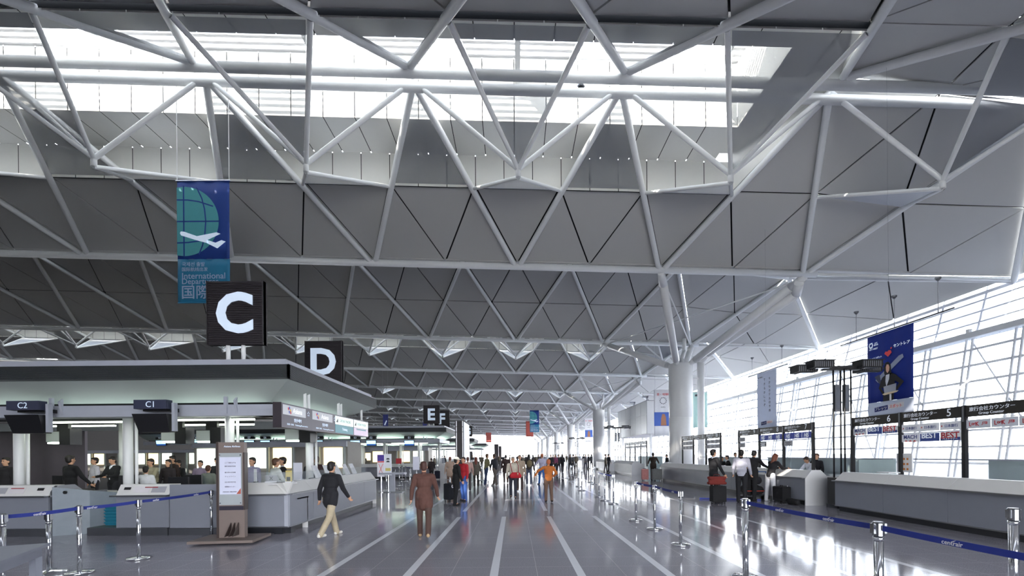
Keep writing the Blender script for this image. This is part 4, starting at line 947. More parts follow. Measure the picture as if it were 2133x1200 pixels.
# expo style banners near the second column
for (px, py, Y, w_, h_, lab, alt) in ((1381, 812, 43, 1.75, 4.4, 'white banner with a blue photo panel left of the big column', 0), (1457, 817, 43, 1.5, 3.4, 'pale green banner seen between the big column and its pipe', 1), (1226, 872, 84, 1.5, 4.4, 'distant white banner with a photo panel past the second column', 0)):
    p = P(px, py, Y); t = thing('hanging_banner', lab, 'banner', p); cloth(t, w_, h_, mat('banner_white' if not alt else 'banner_mint', 'e6e6ea' if not alt else 'b9dcd6', .6), '-y'); O = wloc(t)
    if not alt:
        flat([(-w_/2, -h_*.49), (w_/2, -h_*.49), (w_/2, -h_*.79), (-w_/2, -h_*.79)], mat('photo_blue', '4a6cc0', .6), t, O, '-y', 'photo', .003, .02)
        flat([(-.25, -h_*.78), (.3, -h_*.78), (.25, -h_*.6), (.12, -h_*.53), (-.1, -h_*.53), (-.2, -h_*.62)], mat('photo_figures', 'b07a5c', .6), t, O, '-y', 'photo_figures', .003, .026)
        for i in range(12): an = i*math.pi/6; u, v = .3*math.cos(an), -h_*.24+.3*math.sin(an); flat([(u-.04, v-.04), (u+.04, v-.04), (u+.04, v+.04), (u-.04, v+.04)], ink, t, O, '-y', 'ring_dot', .003, .02)
        text('EXPO', ink, t, O+Vector((0, -.02, -h_*.38)), '-y', w_=.4); text('愛・地球博', rd, t, O+Vector((.05, -.02, -h_*.1)), '-y', w_=1.3)
    else:
        for u_ in (-.3, .3): flat([(u_-.15, -.4), (u_+.15, -.4), (u_+.1, -.2), (u_-.12, -.22)], ink, t, O, '-y', 'print_mark', .003, .02)
    MB().tube((-w_/2, 0, 0), (w_/2, 0, 0), .03, n=6).build('top_bar', M['white'], t)
    for s_ in (-1, 1): MB().tube((s_*w_/2*.9, 0, 0), (s_*w_/2*.9, 0, roofz(p.x, Y)-p.z), .01, n=4).build('cord', M['white'], t)

# ------------------------------------------------------------------ upper service box behind the column
a = P(1346.7, 835, 45); X = a.x; zt = a.z
t = thing('service_box', 'tall white panelled service box behind the big column', 'building', (X+2, 50, 0))
mb = MB(); 
for i in range(6): y = 45+i*2.1; mb.box((X, y+.03, 3.7), (X+.1, y+2.07, 5.6)).box((X, y+.03, 5.63), (X+.1, y+2.07, zt))
mb.build('side_panels', mat('box_silver', 'b8bcc0', .35, .2), t, world=True)
MB().box((X+.05, 45, 3.65), (X+3.4, 57.5, zt)).build('box', M['white'], t, world=True); MB().box((X-.02, 44.97, zt), (X+3.4, 57.5, zt+.06)).build('top_rail', M['brushed'], t, world=True)
for y in (46, 51): MB().box((X+.3, y, zt), (X+.45, y+.15, zt+.6)).box((X-.1, y, zt+.45), (X+.5, y+.2, zt+.62)).build('camera', M['fascia'], t, world=True)
MB().box((X+.4, 45.2, 0), (X+.6, 45.4, 3.65)).box((X+3, 45.2, 0), (X+3.2, 45.4, 3.65)).box((X+.4, 57, 0), (X+.6, 57.2, 3.65)).build('support', M['column'], t, world=True)

# ------------------------------------------------------------------ screen pylon, poster stands, carts
t = thing('screen_pylon', 'tall dark pylon with departure screens at the end of the canopies', 'pylon', (-2.9, 27, 0))
X1, X2 = P(948, 900, 26).x, P(965.5, 900, 26).x; zt = P(957, 877, 26).z
MB().box((X1, 26, 0), (X2, 29.1, zt)).build('body', M['signbrown'], t, world=True)
for x in (X1+.06, X2-.07): MB().box((x, 25.97, 0), (x+.035, 26, zt)).build('light_strip', mat('pylon_strip', 'd8dade', .4, emit=.4), t, world=True)
MB().box((X2, 26.1, .5), (X2+.03, 29.0, zt-.05)).build('white_side', mat('pylon_side', 'c6cede', .4, emit=.25), t, world=True)
for i in range(4): MB().box((X2+.03, 26.4+i*.65, 1.7), (X2+.045, 26.75+i*.65, 2.7)).build('screen', mat('pylon_screen', '5b6680', .3), t, world=True)
for z in (3.0, 3.3): MB().box((X1, 25.95, z), (X2, 25.97, z+.03)).build('rail', M['black'], t, world=True)
for i, px in enumerate((978.5, 1034, 1041)):
    Y = (70, 88, 105)[i]; p = P(px, 960, Y); z = P(px, (0, 925, 929)[i] or 940, Y).z
    o = thing('screen_pylon', ['distant dark pylon behind the first one', 'distant dark pylon against the bright end, left one', 'distant dark pylon against the bright end, right one'][i], 'pylon', (p.x, Y, 0)); MB().box((-.4, 0, 0), (.4, 2, z)).build('body', M['signbrown'], o)
def poster_board(px, py, w_, z0, z1, col, lab, extra=None, Y=None):
    p = G(px, py); t = thing('poster_stand', lab, 'sign', (p.x, p.y, 0))
    MB().box((-w_/2, -.02, z0), (w_/2, .02, z1)).build('board', mat('board_'+col, col, .5, emit=.05), t)
    MB().tube((0, .03, .02), (0, .03, z0+.3), .02, n=8).lathe((0, .03, 0), [(.18, 0), (.18, .02), (.03, .03)], 14).build('stand', M['chrome'], t)
    return t
t = poster_board(794, 1026, .33, .72, 1.73, 'e4e2ea', 'upright poster with a blue heading and red cross beside the aisle counter')
flat([(-.15, .2), (.15, .2), (.15, .48), (-.15, .48)], mat('violet_head', '54409c', .5), t, wloc(t)+Vector((0, 0, 1.23)), '-y', 'heading', .004, .021); flat([(-.15, .14), (.15, .14), (.15, .19), (-.15, .19)], rd, t, wloc(t)+Vector((0, 0, 1.23)), '-y', 'heading_bar', .004, .021)
for s_ in (-1, 1): flat([(-.11*s_, -.4), (-.09*s_, -.4), (.11*s_, .08), (.09*s_, .08)], rd, t, wloc(t)+Vector((0, 0, 1.23)), '-y', 'red_cross', .004, .023)
t = poster_board(809, 1026, .3, .78, 1.75, 'dfe2ea', 'white upright poster with a yellow patch right of the crossed poster')
flat([(-.12, -.25), (.12, -.25), (.12, -.12), (-.12, -.12)], mat('yellow_patch', 'd8c878', .5), t, wloc(t)+Vector((0, 0, 1.23)), '-y', 'yellow_patch', .004, .021)
for z_ in (.3, .18): flat([(-.08, z_-.035), (.08, z_-.035), (.05, z_+.035), (-.05, z_+.035)], mat('print_ink', '41424a', .5), t, wloc(t)+Vector((0, 0, 1.23)), '-y', 'print_mark', .004, .021)
t = poster_board(867, 1010, .36, .85, 1.62, 'd5d6e6', 'pale notice board on a thin post beside the brown walker')
t = poster_board(831, 1003, .36, 1.15, 1.5, 'b23038', 'small red framed notice on a post in the left queue')
p = G(815, 1026); t = thing('service_table', 'grey high service table on one leg beside the aisle counter', 'table', (p.x, p.y+.2, 0))
MB().box((-.55, -.25, .82), (.6, .25, .9)).build('table_top', M['fascia'], t); MB().box((-.12, -.05, .03), (.12, .05, .82)).build('leg', M['fascia'], t); MB().box((-.5, -.25, 0), (.5, .25, .03)).build('foot', M['brushed'], t)
t = thing('purlin_speaker', 'small dark round loudspeaker can under the ridge purlin', 'loudspeaker', P(1210, 177, 15.4)); MB().tube((0, 0, -.14), (0, .25, .12), .15, n=20).build('can', M['brushed'], t, smooth=True); MB().tube((0, -.005, -.145), (0, .0, -.13), .12, n=20).build('grille', M['black'], t)  # round speaker can on the purlin, gives no light
MB().tube((0, .1, .1), (0, .15, .3), .03, n=8).build('bracket', M['steel'], t)
# shops on the far left, lit from inside
warm = mat('shop_window_glow', 'ffe6a8', .5, emit=1.6); cool = mat('shop_sign_glow', 'eaf4e6', .5, emit=1.3)
for i, (X, Y, w_) in enumerate(((-13.5, 24.5, 8.5), (-22, 44, 13), (-38, 46, 14), (-12, 46.5, 6), (-26, 68, 14))):
    t = thing('shop_unit', ['shop front with bright panels seen through the front island', 'lit shop beyond the second canopy, middle one', 'lit shop beyond the second canopy at far left', 'lit kiosk beyond the second canopy near the pylon', 'farthest lit shop on the left'][i], 'shop', (X, Y, 0)); h = 2.5
    MB().box((-w_/2, .3, 0), (w_/2, 2.5, h)).build('body', mat('shop_body', '9a958f', .6), t)
    n = int(w_/1.4)
    for q_ in range(n):
        x = -w_/2+.2+q_*1.4
        if (q_+i) % 5 != 4: MB().box((x, .24, 1.05), (x+1.05, .3, 2.15)).build('lit_panel', warm if (q_+i) % 2 else cool, t)
        MB().box((x+1.08, .15, 0), (x+1.2, .3, h)).build('pilaster', M['soffit'], t)
    MB().box((-w_/2, .1, h-.3), (w_/2, .3, h)).build('header', M['fascia'], t)

t = thing('rounded_counter_end', 'white rounded counter end by the foot of the big column', 'counter', (9.35, 28.4, 0))
MB().prism([(0, 0, 0), (0, 0, .75), (.12, 0, .98), (.35, 0, 1.1), (.6, 0, 1.1), (.6, 0, 0)], (0, .5, 0)).build('casing', M['light'], t); MB().box((.05, .05, 0), (.6, .45, .05)).build('plinth', M['kick'], t)
a = G(1457, 1040); b = G(1585, 1043)
o = MB().bar((a.x, a.y, .03), (b.x, b.y, .03), .05, .05).build('floor_barrier', M['blue']); tag(o, 'low blue bar lying on the floor behind the queue of travellers', 'barrier')
# ------------------------------------------------------------------ people
def blob(name, prims, vox, m, parent, sm=4, fac=.5):
    mb = MB()
    for p in prims:
        if p[0] == 'c':
            _, a, b, r0, r1 = p; a = Vector(a); b = Vector(b)
            mb.tube(a, b, r0, r1, n=12); mb.ball(a, r0*.995, 12); mb.ball(b, r1*.995, 12)
        else:
            _, c, sc, rot = p; b2 = MB().ball((0, 0, 0), 1, 16)
            mt = rot if rot is not None else Matrix.Identity(3)
            mb.add([Vector(c)+mt@Vector((v[0]*sc[0], v[1]*sc[1], v[2]*sc[2])) for v in b2.v], b2.f)
    me = bpy.data.meshes.new(name); me.from_pydata(mb.v, [], mb.f); o = bpy.data.objects.new(name, me)
    r = o.modifiers.new('r', 'REMESH'); r.mode = 'VOXEL'; r.voxel_size = vox; r.use_smooth_shade = True
    s = o.modifiers.new('s', 'SMOOTH'); s.iterations = sm; s.factor = fac
    m2 = bake(o); m2.name = name
    m2.materials.clear(); m2.materials.append(m)
    return link(name, m2, parent)
CL = lambda c: mat('cloth_'+c, c, .85, noise=.18, scale=14, bump=.15)
def person(label, loc, rz, h=1.7, top='222226', legs='26262c', hair='1b1513', shoes='18181a', lean=0., head=0., la=(5, 12, 8), ra=(5, 12, 8), ll=(4, 6), rl=(-4, 4),
           coat=0., female=False, long_hair=False, cap=None, lod=1, skirt=False, shirt=None, bag=None, group=None, flare=0., twist=0.):
    """local +y is where the body faces; arms (pitch, outward, elbow); legs (pitch, knee)"""
    t = thing('person', label, 'person', loc, rz, group)
    s = h/1.74; V = Vector; vx = (.011, .02, .035)[lod]; ln = R(lean)
    up = V((0, math.sin(ln), math.cos(ln)))
    def dr(p, o, sg): p, o = R(p), R(o); return V((sg*math.sin(o), math.sin(p)*math.cos(o), -math.cos(p)*math.cos(o)))
    J = {}
    for sg, q, nm in ((-1, ll, 'L'), (1, rl, 'R')):
        hp = V((sg*.088*s, 0, 0)); kn = hp+dr(q[0], 2, sg)*.43*s; an = kn+dr(q[0]-q[1], 0, sg)*.42*s; J[nm] = (hp, kn, an)
    z0 = min(J['L'][2].z, J['R'][2].z)-.075*s
    for nm in 'LR': J[nm] = tuple(p-V((0, 0, z0)) for p in J[nm])
    pel = V((0, 0, -z0)); ch = pel+up*.30*s; nk = pel+up*.52*s
    hu = V((0, math.sin(ln*.6+R(head)), math.cos(ln*.6+R(head)))); hc = nk+up*.055*s+hu*.108*s
    Rh = Matrix.Rotation(-(ln*.6+R(head)), 3, 'X'); sw = (.165 if female else .19)*s; bw = .86 if female else 1.
    arms = {}
    for sg, q, nm in ((-1, la, 'L'), (1, ra, 'R')):
        sh = nk-up*.045*s+V((sg*sw, 0, 0)); el = sh+dr(q[0], q[1], sg)*.28*s; wr_ = el+dr(q[0]+q[2], q[1]*.4 if q[2] < 40 else -q[1]*.8, sg)*.25*s; arms[nm] = (sh, el, wr_)
    Rt = Matrix.Rotation(-ln, 3, 'X')
    def torso(g):
        return [('e', pel+up*.02*s, ((.145*bw+g)*s, (.11+g)*s, (.13+g)*s), Rt), ('e', pel+up*.15*s, ((.142*bw+g)*s, (.102+g)*s, .16*s), Rt), ('e', ch+up*.02*s, ((.165*bw+g)*s, (.115+g)*s, .17*s), Rt),
                ('e', nk-up*.09*s, ((.175*bw+g)*s, (.09+g)*s, .085*s), Rt), ('c', nk-up*.05*s-V((sw*.85, 0, 0)), nk-up*.05*s+V((sw*.85, 0, 0)), (.05+g)*s, (.05+g)*s)]
    # body: one continuous surface
    B = torso(0.)+[('c', nk-up*.05*s, nk+up*.09*s, .055*s, .048*s), ('e', hc+Rh@V((0, -.005, .03))*s, (.074*s, .092*s, .092*s), Rh), ('e', hc+Rh@V((0, .02, -.045))*s, (.056*s, .062*s, .07*s), Rh)]
    if lod < 2: B += [('c', hc+Rh@V((0, .088, .015))*s, hc+Rh@V((0, .106, -.022))*s, .009*s, .014*s), ('e', hc+Rh@V((-.077, -.005, -.005))*s, (.012*s, .02*s, .032*s), Rh), ('e', hc+Rh@V((.077, -.005, -.005))*s, (.012*s, .02*s, .032*s), Rh),
                   ('e', hc+Rh@V((0, .072, -.062))*s, (.024*s, .016*s, .012*s), Rh)]
    for nm, sg in (('L', -1), ('R', 1)):
        sh, el, w_ = arms[nm]; hp, kn, an = J[nm]
        B += [('c', sh, el, .05*s, .041*s), ('c', el, w_, .041*s, .028*s), ('c', hp, kn, .085*s, .055*s), ('c', kn, an, .055*s, .038*s), ('c', an, an+V((0, .13*s, -.045*s)), .036*s, .026*s)]
        d = (w_-el).normalized(); side = V((0, 1, 0)) if abs(d.y) < .8 else V((0, 0, 1)); side = (side-d*side.dot(d)).normalized(); nn = d.cross(side)*sg
        pm = w_+d*.05*s
        B += [('c', w_, pm-side*.012*s, .024*s, .022*s), ('c', w_+d*.02*s, pm+side*.016*s, .022*s, .02*s)]
        if lod == 0:
            for i, fl in enumerate((.062, .072, .067, .052)):
                b0 = pm+side*(.028-.019*i)*s+d*.018*s; b1 = b0+(d*.9+nn*.35).normalized()*fl*.55*s; b2 = b1+(d*.55+nn*.85).normalized()*fl*.5*s
                B += [('c', b0, b1, .0092*s, .0085*s), ('c', b1, b2, .0085*s, .0075*s)]
            b0 = w_+d*.022*s+side*.026*s; B += [('c', b0, b0+(side*.75+d*.65).normalized()*.035*s, .0115*s, .0098*s), ('c', b0+(side*.75+d*.65).normalized()*.035*s, b0+(side*.75+d*.65).normalized()*.035*s+(d+nn*.4).normalized()*.026*s, .0098*s, .008*s)]
        else: B += [('c', pm, pm+(d+nn*.3).normalized()*.075*s, .02*s, .014*s)]
    blob('body', B, vx*.8, M['skin'], t, 2)
    if lod < 2:
        for sg in (-1, 1): MB().ball(hc+Rh@V((sg*.029, .085, .018))*s, .0105*s, 8).build('eye', M['black'], t, True)
        MB().ball(hc+Rh@V((0, .083, -.05))*s, 1, 10, (.02*s, .008*s, .005*s)).build('mouth', mat('lips', '9c5a50', .5), t, True)
    # jacket or shirt
    g = .016; T = torso(g+.006)
    for nm in 'LR':
        sh, el, w_ = arms[nm]; T += [('c', sh, el, .064*s, .054*s), ('c', el, el+(w_-el)*.95, .054*s, .04*s)]
    if coat:
        for nm in 'LR':
            hp, kn, an = J[nm]; T += [('c', hp+up*.1*s, hp+(kn-hp)*coat, .108*s, (.112+flare)*s)]
        T += [('c', pel, pel-V((0, 0, coat*.4*s)), .15*s, (.14+flare)*s)]
    else: T += [('e', pel+up*.0*s, (.163*bw*s, .125*s, .1*s), Rt)]
    blob('jacket', T, vx, CL(top), t, 5)
    if lod < 2: blob('collar', [('c', nk-up*.01*s, nk+up*.03*s, .062*s, .056*s)], vx, CL(shirt or top), t, 2)
    if shirt and lod < 2: blob('shirt_front', [('c', pel+up*.12*s+V((0, .095*s, 0)), nk-up*.03*s+V((0, .062*s, 0)), .035*s, .05*s)], vx, CL(shirt), t, 3)
    # trousers or skirt
    Lg = [('e', pel+V((0, 0, -.02*s)), (.152*bw*s, .12*s, .12*s), None)]
    for nm in 'LR':
        hp, kn, an = J[nm]
        if skirt: Lg += [('c', hp, kn, .11*s, .11*s)]
        else: Lg += [('c', hp, kn, .1*s, .072*s), ('c', kn, an+V((0, 0, -.02*s)), .07*s, (.062+flare)*s)]
    blob('skirt' if skirt else 'trousers', Lg, vx, CL(legs), t, 4)
    for nm in 'LR':
        hp, kn, an = J[nm]; k = an+V((0, 0, 0)); zb = an.z-.075*s
        blob('shoe', [('c', k+V((0, -.035*s, -.035*s)), k+V((0, .15*s, -.045*s)), .042*s, .034*s), ('c', k+V((0, -.01*s, .0)), k+V((0, -.01*s, -.03*s)), .044*s, .04*s)], vx, CL(shoes), t, 1)
    hm = mat('hair_'+hair, hair, .55, noise=.25, scale=40)
    Hh = [('e', hc+Rh@V((0, -.022, .045))*s, (.084*s, .098*s, .093*s), Rh), ('e', hc+Rh@V((0, -.045, -.01))*s, (.077*s, .062*s, .08*s), Rh), ('e', hc+Rh@V((0, .045, .095))*s, (.055*s, .045*s, .03*s), Rh)]
    if long_hair: Hh += [('c', hc+Rh@V((0, -.05, 0))*s, nk+V((0, -.1*s, -.12*s)), .075*s, .06*s), ('c', hc+Rh@V((-.06, -.02, 0))*s, nk+V((-.08*s, -.03*s, -.05*s)), .03*s, .03*s), ('c', hc+Rh@V((.06, -.02, 0))*s, nk+V((.08*s, -.03*s, -.05*s)), .03*s, .03*s)]
    blob('hair', Hh, vx*.9, hm, t, 2)
    if cap: blob('cap', [('e', hc+Rh@V((0, -.012, .07))*s, (.09*s, .105*s, .075*s), Rh), ('e', hc+Rh@V((0, .1, .05))*s, (.07*s, .07*s, .012*s), Rh)], vx*.8, CL(cap), t, 1)
    J['arms'] = arms; J['nk'] = nk; J['up'] = up; J['pel'] = pel; J['s'] = s
    return t, J
def suitcase(label, loc, rz, w_=.42, d=.25, h=.62, c='1a1a1e', soft=True, handle=.3, group=None):
    t = thing('suitcase', label, 'suitcase', loc, rz, group)
    blob('shell', [('c', (x, y, z), (-x, y, z), .05, .05) for x, y, z in [(w_/2-.05, sy*(d/2-.05), zz) for sy in (-1, 1) for zz in (.11, h-.05)]]+[('e', (0, 0, h/2+.03), (w_/2-.01, d/2-.005, h/2-.05), None)], .02, CL(c), t, 3)
    MB().box((-w_/2+.015, -d/2+.015, .08), (w_/2-.015, d/2-.015, h-.02)).build('case', CL(c), t)
    for x in (-1, 1):
        for y in (-1, 1): MB().tube((x*(w_/2-.06)-.01, y*(d/2-.05), .03), (x*(w_/2-.06)+.01, y*(d/2-.05), .03), .03, n=12).build('wheel', M['black'], t)
    MB().path([(-.1, d/2-.03, h-.05), (-.1, d/2-.03, h+handle), (.1, d/2-.03, h+handle), (.1, d/2-.03, h-.05)], .011, 8).build('pull_handle', M['brushed'], t)
    MB().path([(-.08, 0, h-.03), (-.06, 0, h+.02), (.06, 0, h+.02), (.08, 0, h-.03)], .012, 8).build('carry_handle', M['black'], t)
    return t
# --- walkers and standing groups in the aisle
g = G(688, 1119); person('person in a dark short coat and khaki trousers walking away beside the ticket counter', (g.x, g.y, 0), R(-18), 1.62, '1c1c22', 'b5a78e', shoes='dedad2', ll=(26, 6), rl=(-20, 22), la=(-14, 14, 18), ra=(16, 12, 22), lod=0, coat=.25, lean=6)
g = G(884, 1120); person('person in brown coat and brown trousers walking away on the left lane', (g.x, g.y, 0), R(8), 1.56, '583a33', '4f3a34', shoes='b49a78', ll=(14, 4), rl=(-16, 18), la=(-12, 14, 14), ra=(14, 16, 20), lod=0, coat=.42, lean=4, hair='4a2e28')
g = G(950, 1053); person('person in black jacket and white cap standing with a suitcase', (g.x, g.y, 0), R(-62), 1.60, '121214', '131318', cap='e8e2d4', lod=0, coat=.3, la=(8, 12, 30), ra=(4, 10, 16), lean=4)
gc = g
g = G(936, 1045); t = suitcase('black hard suitcase with a round white tag held by the person in the white cap', (g.x, g.y+.05, 0), R(60), .4, .26, .66, '17181f', handle=.12)
MB().tube((0, -.14, .55), (0, -.15, .55), .06, n=16).build('round_tag', M['white'], t); MB().tube((0, -.15, .55), (0, -.155, .55), .025, n=10).build('tag_mark', M['black'], t)
g = G(966, 1044); person('person in red sweater and jeans standing right of the white cap', (g.x, g.y, 0), R(150), 1.6, 'a81c28', '3b5ea6', female=True, lod=0, hair='2c1a18', la=(4, 10, 12), ra=(10, 12, 35))
g = G(938, 1018); person('person in a pale brown coat half hidden behind the white cap', (g.x, g.y, 0), R(10), 1.62, 'a08a7c', '6b5348', hair='7a4a3e', ll=(12, 4), rl=(-12, 10), coat=.4)
g = G(975, 1022); person('person in a pink beige top just behind the red sweater', (g.x, g.y, 0), R(5), 1.58, 'b5938a', '40383c', hair='5c3a34')
g = G(992, 1014); person('person with reddish long hair in a fur-collared olive coat seen from behind', (g.x, g.y, 0), R(4), 1.58, '5c564e', '2b2826', female=True, long_hair=True, hair='6a2c1c', coat=.35, ll=(6, 0), rl=(-6, 0), shirt='9a8a5c')
g = G(1013, 1012); person('person in olive padded jacket leaning toward the black jacket', (g.x, g.y, 0), R(-60), 1.74, '6f6a4c', '2c3a5c', hair='5a3c28', lean=6, shoes='d8d8da', rl=(-10, 0))
g = G(1031, 1012); person('person in shiny black jacket and grey trousers facing the olive jacket', (g.x, g.y, 0), R(55), 1.75, '1c1e26', '5f564e', hair='3c261c', lean=4, ll=(-14, 0), rl=(12, 0), shoes='e0dedc')
g = G(1069, 1038); person('person in off-white jacket carrying a red shoulder bag, walking toward us', (g.x, g.y, 0), R(178), 1.6, 'b9b2a4', '2a2c38', hair='8a8078', ll=(12, 6), rl=(-10, 8), lod=0, la=(8, 10, 60), ra=(2, 10, 20)); gb = g
o = blob('red_shoulder_bag', [('c', (-.14, 0, .0), (.14, 0, .0), .09, .09), ('c', (-.12, 0, .08), (.12, 0, .08), .06, .06)], .015, CL('b3202c'), None, 3); tag(o, 'red shoulder bag at the hip of the off-white jacket walker', 'bag'); o.location = (g.x+.1, g.y-.2, .86)
MB().path([(-.12, 0, .1), (-.2, .12, .45), (.0, .25, .62), (.1, .12, .4), (.12, 0, .1)], .012, 6).build('strap', CL('8c1a22'), o)
g = G(1083, 1024); person('person in a tan coat walking just behind the red shoulder bag', (g.x, g.y, 0), R(180), 1.66, 'a89684', '4a3c3a', hair='5e463c', coat=.4, rl=(-12, 8))
g = G(1054, 1006); person('person in dark brown coat left of the off-white jacket, farther back', (g.x, g.y, 0), R(0), 1.68, '3c2c2a', '3a2c2a', coat=.5)
g = G(1102, 1011); person('person with black hair and grey backpack walking away near the lane centre', (g.x, g.y, 0), R(0), 1.7, '3a332e', '4b5366', long_hair=True, ll=(8, 2), rl=(-8, 6), shoes='cfd2da'); gg = g
o = blob('backpack', [('e', (0, 0, 0), (.15, .09, .2), None), ('e', (0, -.06, -.05), (.1, .06, .1), None)], .02, CL('75694e'), None, 3); tag(o, 'dull yellow backpack worn near the lane centre', 'backpack'); o.location = (g.x+.03, g.y-.18, 1.18)
for sx in (-.09, .09): MB().path([(sx, .05, .18), (sx, .2, .2), (sx, .28, .0)], .014, 6).build('strap', CL('4c442f'), o)
g = G(1143, 1046); person('person in orange jacket with one arm reaching left, walking away', (g.x, g.y, 0), R(6), 1.5, 'b8692c', '6b5346', hair='b0603c', la=(30, 55, 5), ra=(5, 30, 50), ll=(5, 2), rl=(-4, 12), lod=0)
g = G(1129, 1009); person('person in pale lavender top and blue trousers beyond the orange jacket', (g.x, g.y, 0), R(30), 1.72, 'a9a6bc', '3465a8', hair='a05a34', ll=(10, 2), rl=(-8, 4), la=(20, 30, 10))
g = G(899, 1000); person('person in dark coat with a brown hat by the queue posts, seen from behind', (g.x, g.y, 0), R(10), 1.5, '2c2426', '2a2628', hair='2b1c1a', coat=.3)
g = G(911, 999); suitcase('small navy suitcase beside the person in the brown hat', (g.x, g.y, 0), .2, .4, .25, .6, '1c1e30', handle=.25)
# luggage trolley by the couple
g = G(1007, 1006); t = thing('luggage_trolley', 'silver luggage trolley between the olive coats', 'trolley', (g.x, g.y, 0), R(20))
MB().box((-.25, -.4, .14), (.25, .3, .17)).build('deck', M['brushed'], t); MB().path([(-.24, .3, .15), (-.24, .42, .95), (.24, .42, .95), (.24, .3, .15)], .018, 8).build('handle', M['chrome'], t)
for x, y in ((-.2, -.3), (.2, -.3), (-.2, .25), (.2, .25)): MB().tube((x-.02, y, .065), (x+.02, y, .065), .065, n=14).build('wheel', M['black'], t)
# --- right side
g = G(1487, 1047); person('person in black jacket, white shirt and glasses standing with a red bag', (g.x, g.y, 0), R(-80), 1.79, '15151a', '1a1a20', shirt='e8e8ee', lod=0, la=(10, 8, 12), ra=(14, 12, 16), ll=(4, 0), rl=(2, 4)); gs = g
suitcase('black upright suitcase under the red holdall', (g.x-.05, g.y-.42, 0), R(5), .48, .26, .6, '141417', handle=.05)
o = blob('holdall', [('c', (-.24, y_, z_), (.24, y_, z_), .05, .05) for y_, z_ in ((-.08, -.07), (.08, -.07), (-.06, .1), (.06, .1))]+[('e', (0, 0, .015), (.285, .12, .13), None)], .018, CL('6e241d'), None, 3); tag(o, 'dark red leather holdall resting on top of a black suitcase', 'bag'); o.location = (g.x-.1, g.y-.45, .75)
MB().path([(-.12, 0, .13), (-.08, 0, .21), (.08, 0, .21), (.12, 0, .13)], .012, 8).build('handle', CL('4c1a16'), o)
g = G(1545, 1047); person('person in light grey jacket waiting at the counter with hands in front, seen from behind', (g.x, g.y, 0), R(-35), 1.77, 'a9a9b6', '1b1b20', lod=0, la=(2, 10, 35), ra=(2, 10, 35), shirt='1b1b20', ll=(2, 0), rl=(-2, 0))
g = G(1567, 1043); person('person in black coat reaching an arm to the counter', (g.x, g.y, 0), R(-55), 1.76, '141216', '141418', lod=0, lean=12, la=(30, 10, 20), ra=(52, 6, 20), head=14, coat=.2)
g = G(1572, 1042); t = thing('luggage_trolley', 'trolley loaded with black bags before the black-coated person', 'trolley', (g.x-.02, g.y+.15, 0), R(-60))
MB().box((-.27, -.4, .14), (.27, .35, .17)).build('deck', M['brushed'], t); MB().path([(-.25, .35, .15), (-.25, .45, .98), (.25, .45, .98), (.25, .35, .15)], .018, 8).build('handle', mat('handle_blue', '3f6fb8', .4), t)
for x, y in ((-.2, -.3), (.2, -.3), (-.2, .3), (.2, .3)): MB().tube((x-.02, y, .065), (x+.02, y, .065), .065, n=14).build('wheel', M['black'], t)
pl = Vector((g.x-.02, g.y+.15, .17))
o = blob('travel_bag', [('c', (-.2, -.1, .17), (.2, -.1, .17), .16, .16), ('c', (-.2, .1, .2), (.2, .1, .2), .16, .16)], .02, CL('141418'), None, 3); tag(o, 'black travel bag lying on the loaded trolley', 'bag'); o.location = pl
MB().box((-.3, -.29, .15), (.3, -.27, .17)).build('red_strap', CL('b03a2a'), o)
o = blob('travel_bag', [('c', (-.2, 0, .15), (.2, 0, .15), .15, .15)], .02, CL('1b1b22'), None, 3); tag(o, 'second black travel bag on top of the loaded trolley', 'bag'); o.location = pl+Vector((0, 0, .36))
o = MB().box((-.11, -.09, 0), (.11, .09, .36)).build('carton', mat('carton_brown', 'b08a50', .6)); tag(o, 'upright brown carton with blue print on the loaded trolley', 'carton'); o.location = pl+Vector((-.15, -.12, .62)); o.rotation_euler.z = .2
MB().box((-.05, -.095, .05), (.06, -.09, .3)).build('blue_print', mat('print_blue', '2e3f86', .5), o)
g = G(1604, 1044); g.x = 8.55; person('person with long brown hair, black top and white trousers leaning on the counter', (8.74, g.y+.05, 0), R(-72), 1.66, '17151a', 'd9d9de', female=True, long_hair=True, hair='6b3620', lean=20, head=14, lod=0, la=(48, 8, 38), ra=(42, 8, 45), ll=(-6, 0), rl=(4, 0), shoes='cfcfd2')
suitcase('black soft suitcase at the feet of the leaning woman', (8.76, 14.72, 0), R(-84), .5, .32, .55, '151519', handle=.02)
o = blob('travel_bag', [('c', (-.26, 0, .1), (.26, 0, .1), .1, .1)], .02, CL('131316'), None, 3); tag(o, 'flat black bag on the floor against the counter foot', 'bag'); o.location = (8.78, 14.15, 0.0); o.rotation_euler.z = R(80)
person('clerk in white blouse bending over papers behind the second counter', (10.45, 15.6, 0), R(100), 1.6, 'dfe2ee', '1d1d22', female=True, lean=32, head=12, lod=0, la=(40, 8, 25), ra=(40, 8, 25), hair='2a1a14')
person('clerk in dark uniform with pinned brown hair behind the white blouse', (10.85, 16.1, 0), R(120), 1.62, '1b1b20', '1b1b20', female=True, hair='5a3a26')
g = P(1519, 960, 21.6); person('clerk in black uniform behind counter 10, right one', (g.x, 21.6, 0), R(80), 1.56, '18181c', '18181c', female=True, lean=10, la=(40, 10, 40), ra=(40, 10, 40), shirt='e4e4ea')
g = P(1507, 960, 22.2); person('clerk with dark hair behind counter 10, left one', (g.x, 22.3, 0), R(150), 1.5, '26262c', '18181c', female=True, lean=15)
g = P(1532, 950, 24); person('person in pale top far behind counter 10', (g.x, 24, 0), R(180), 1.68, 'c9c2cc', '2b2b30')
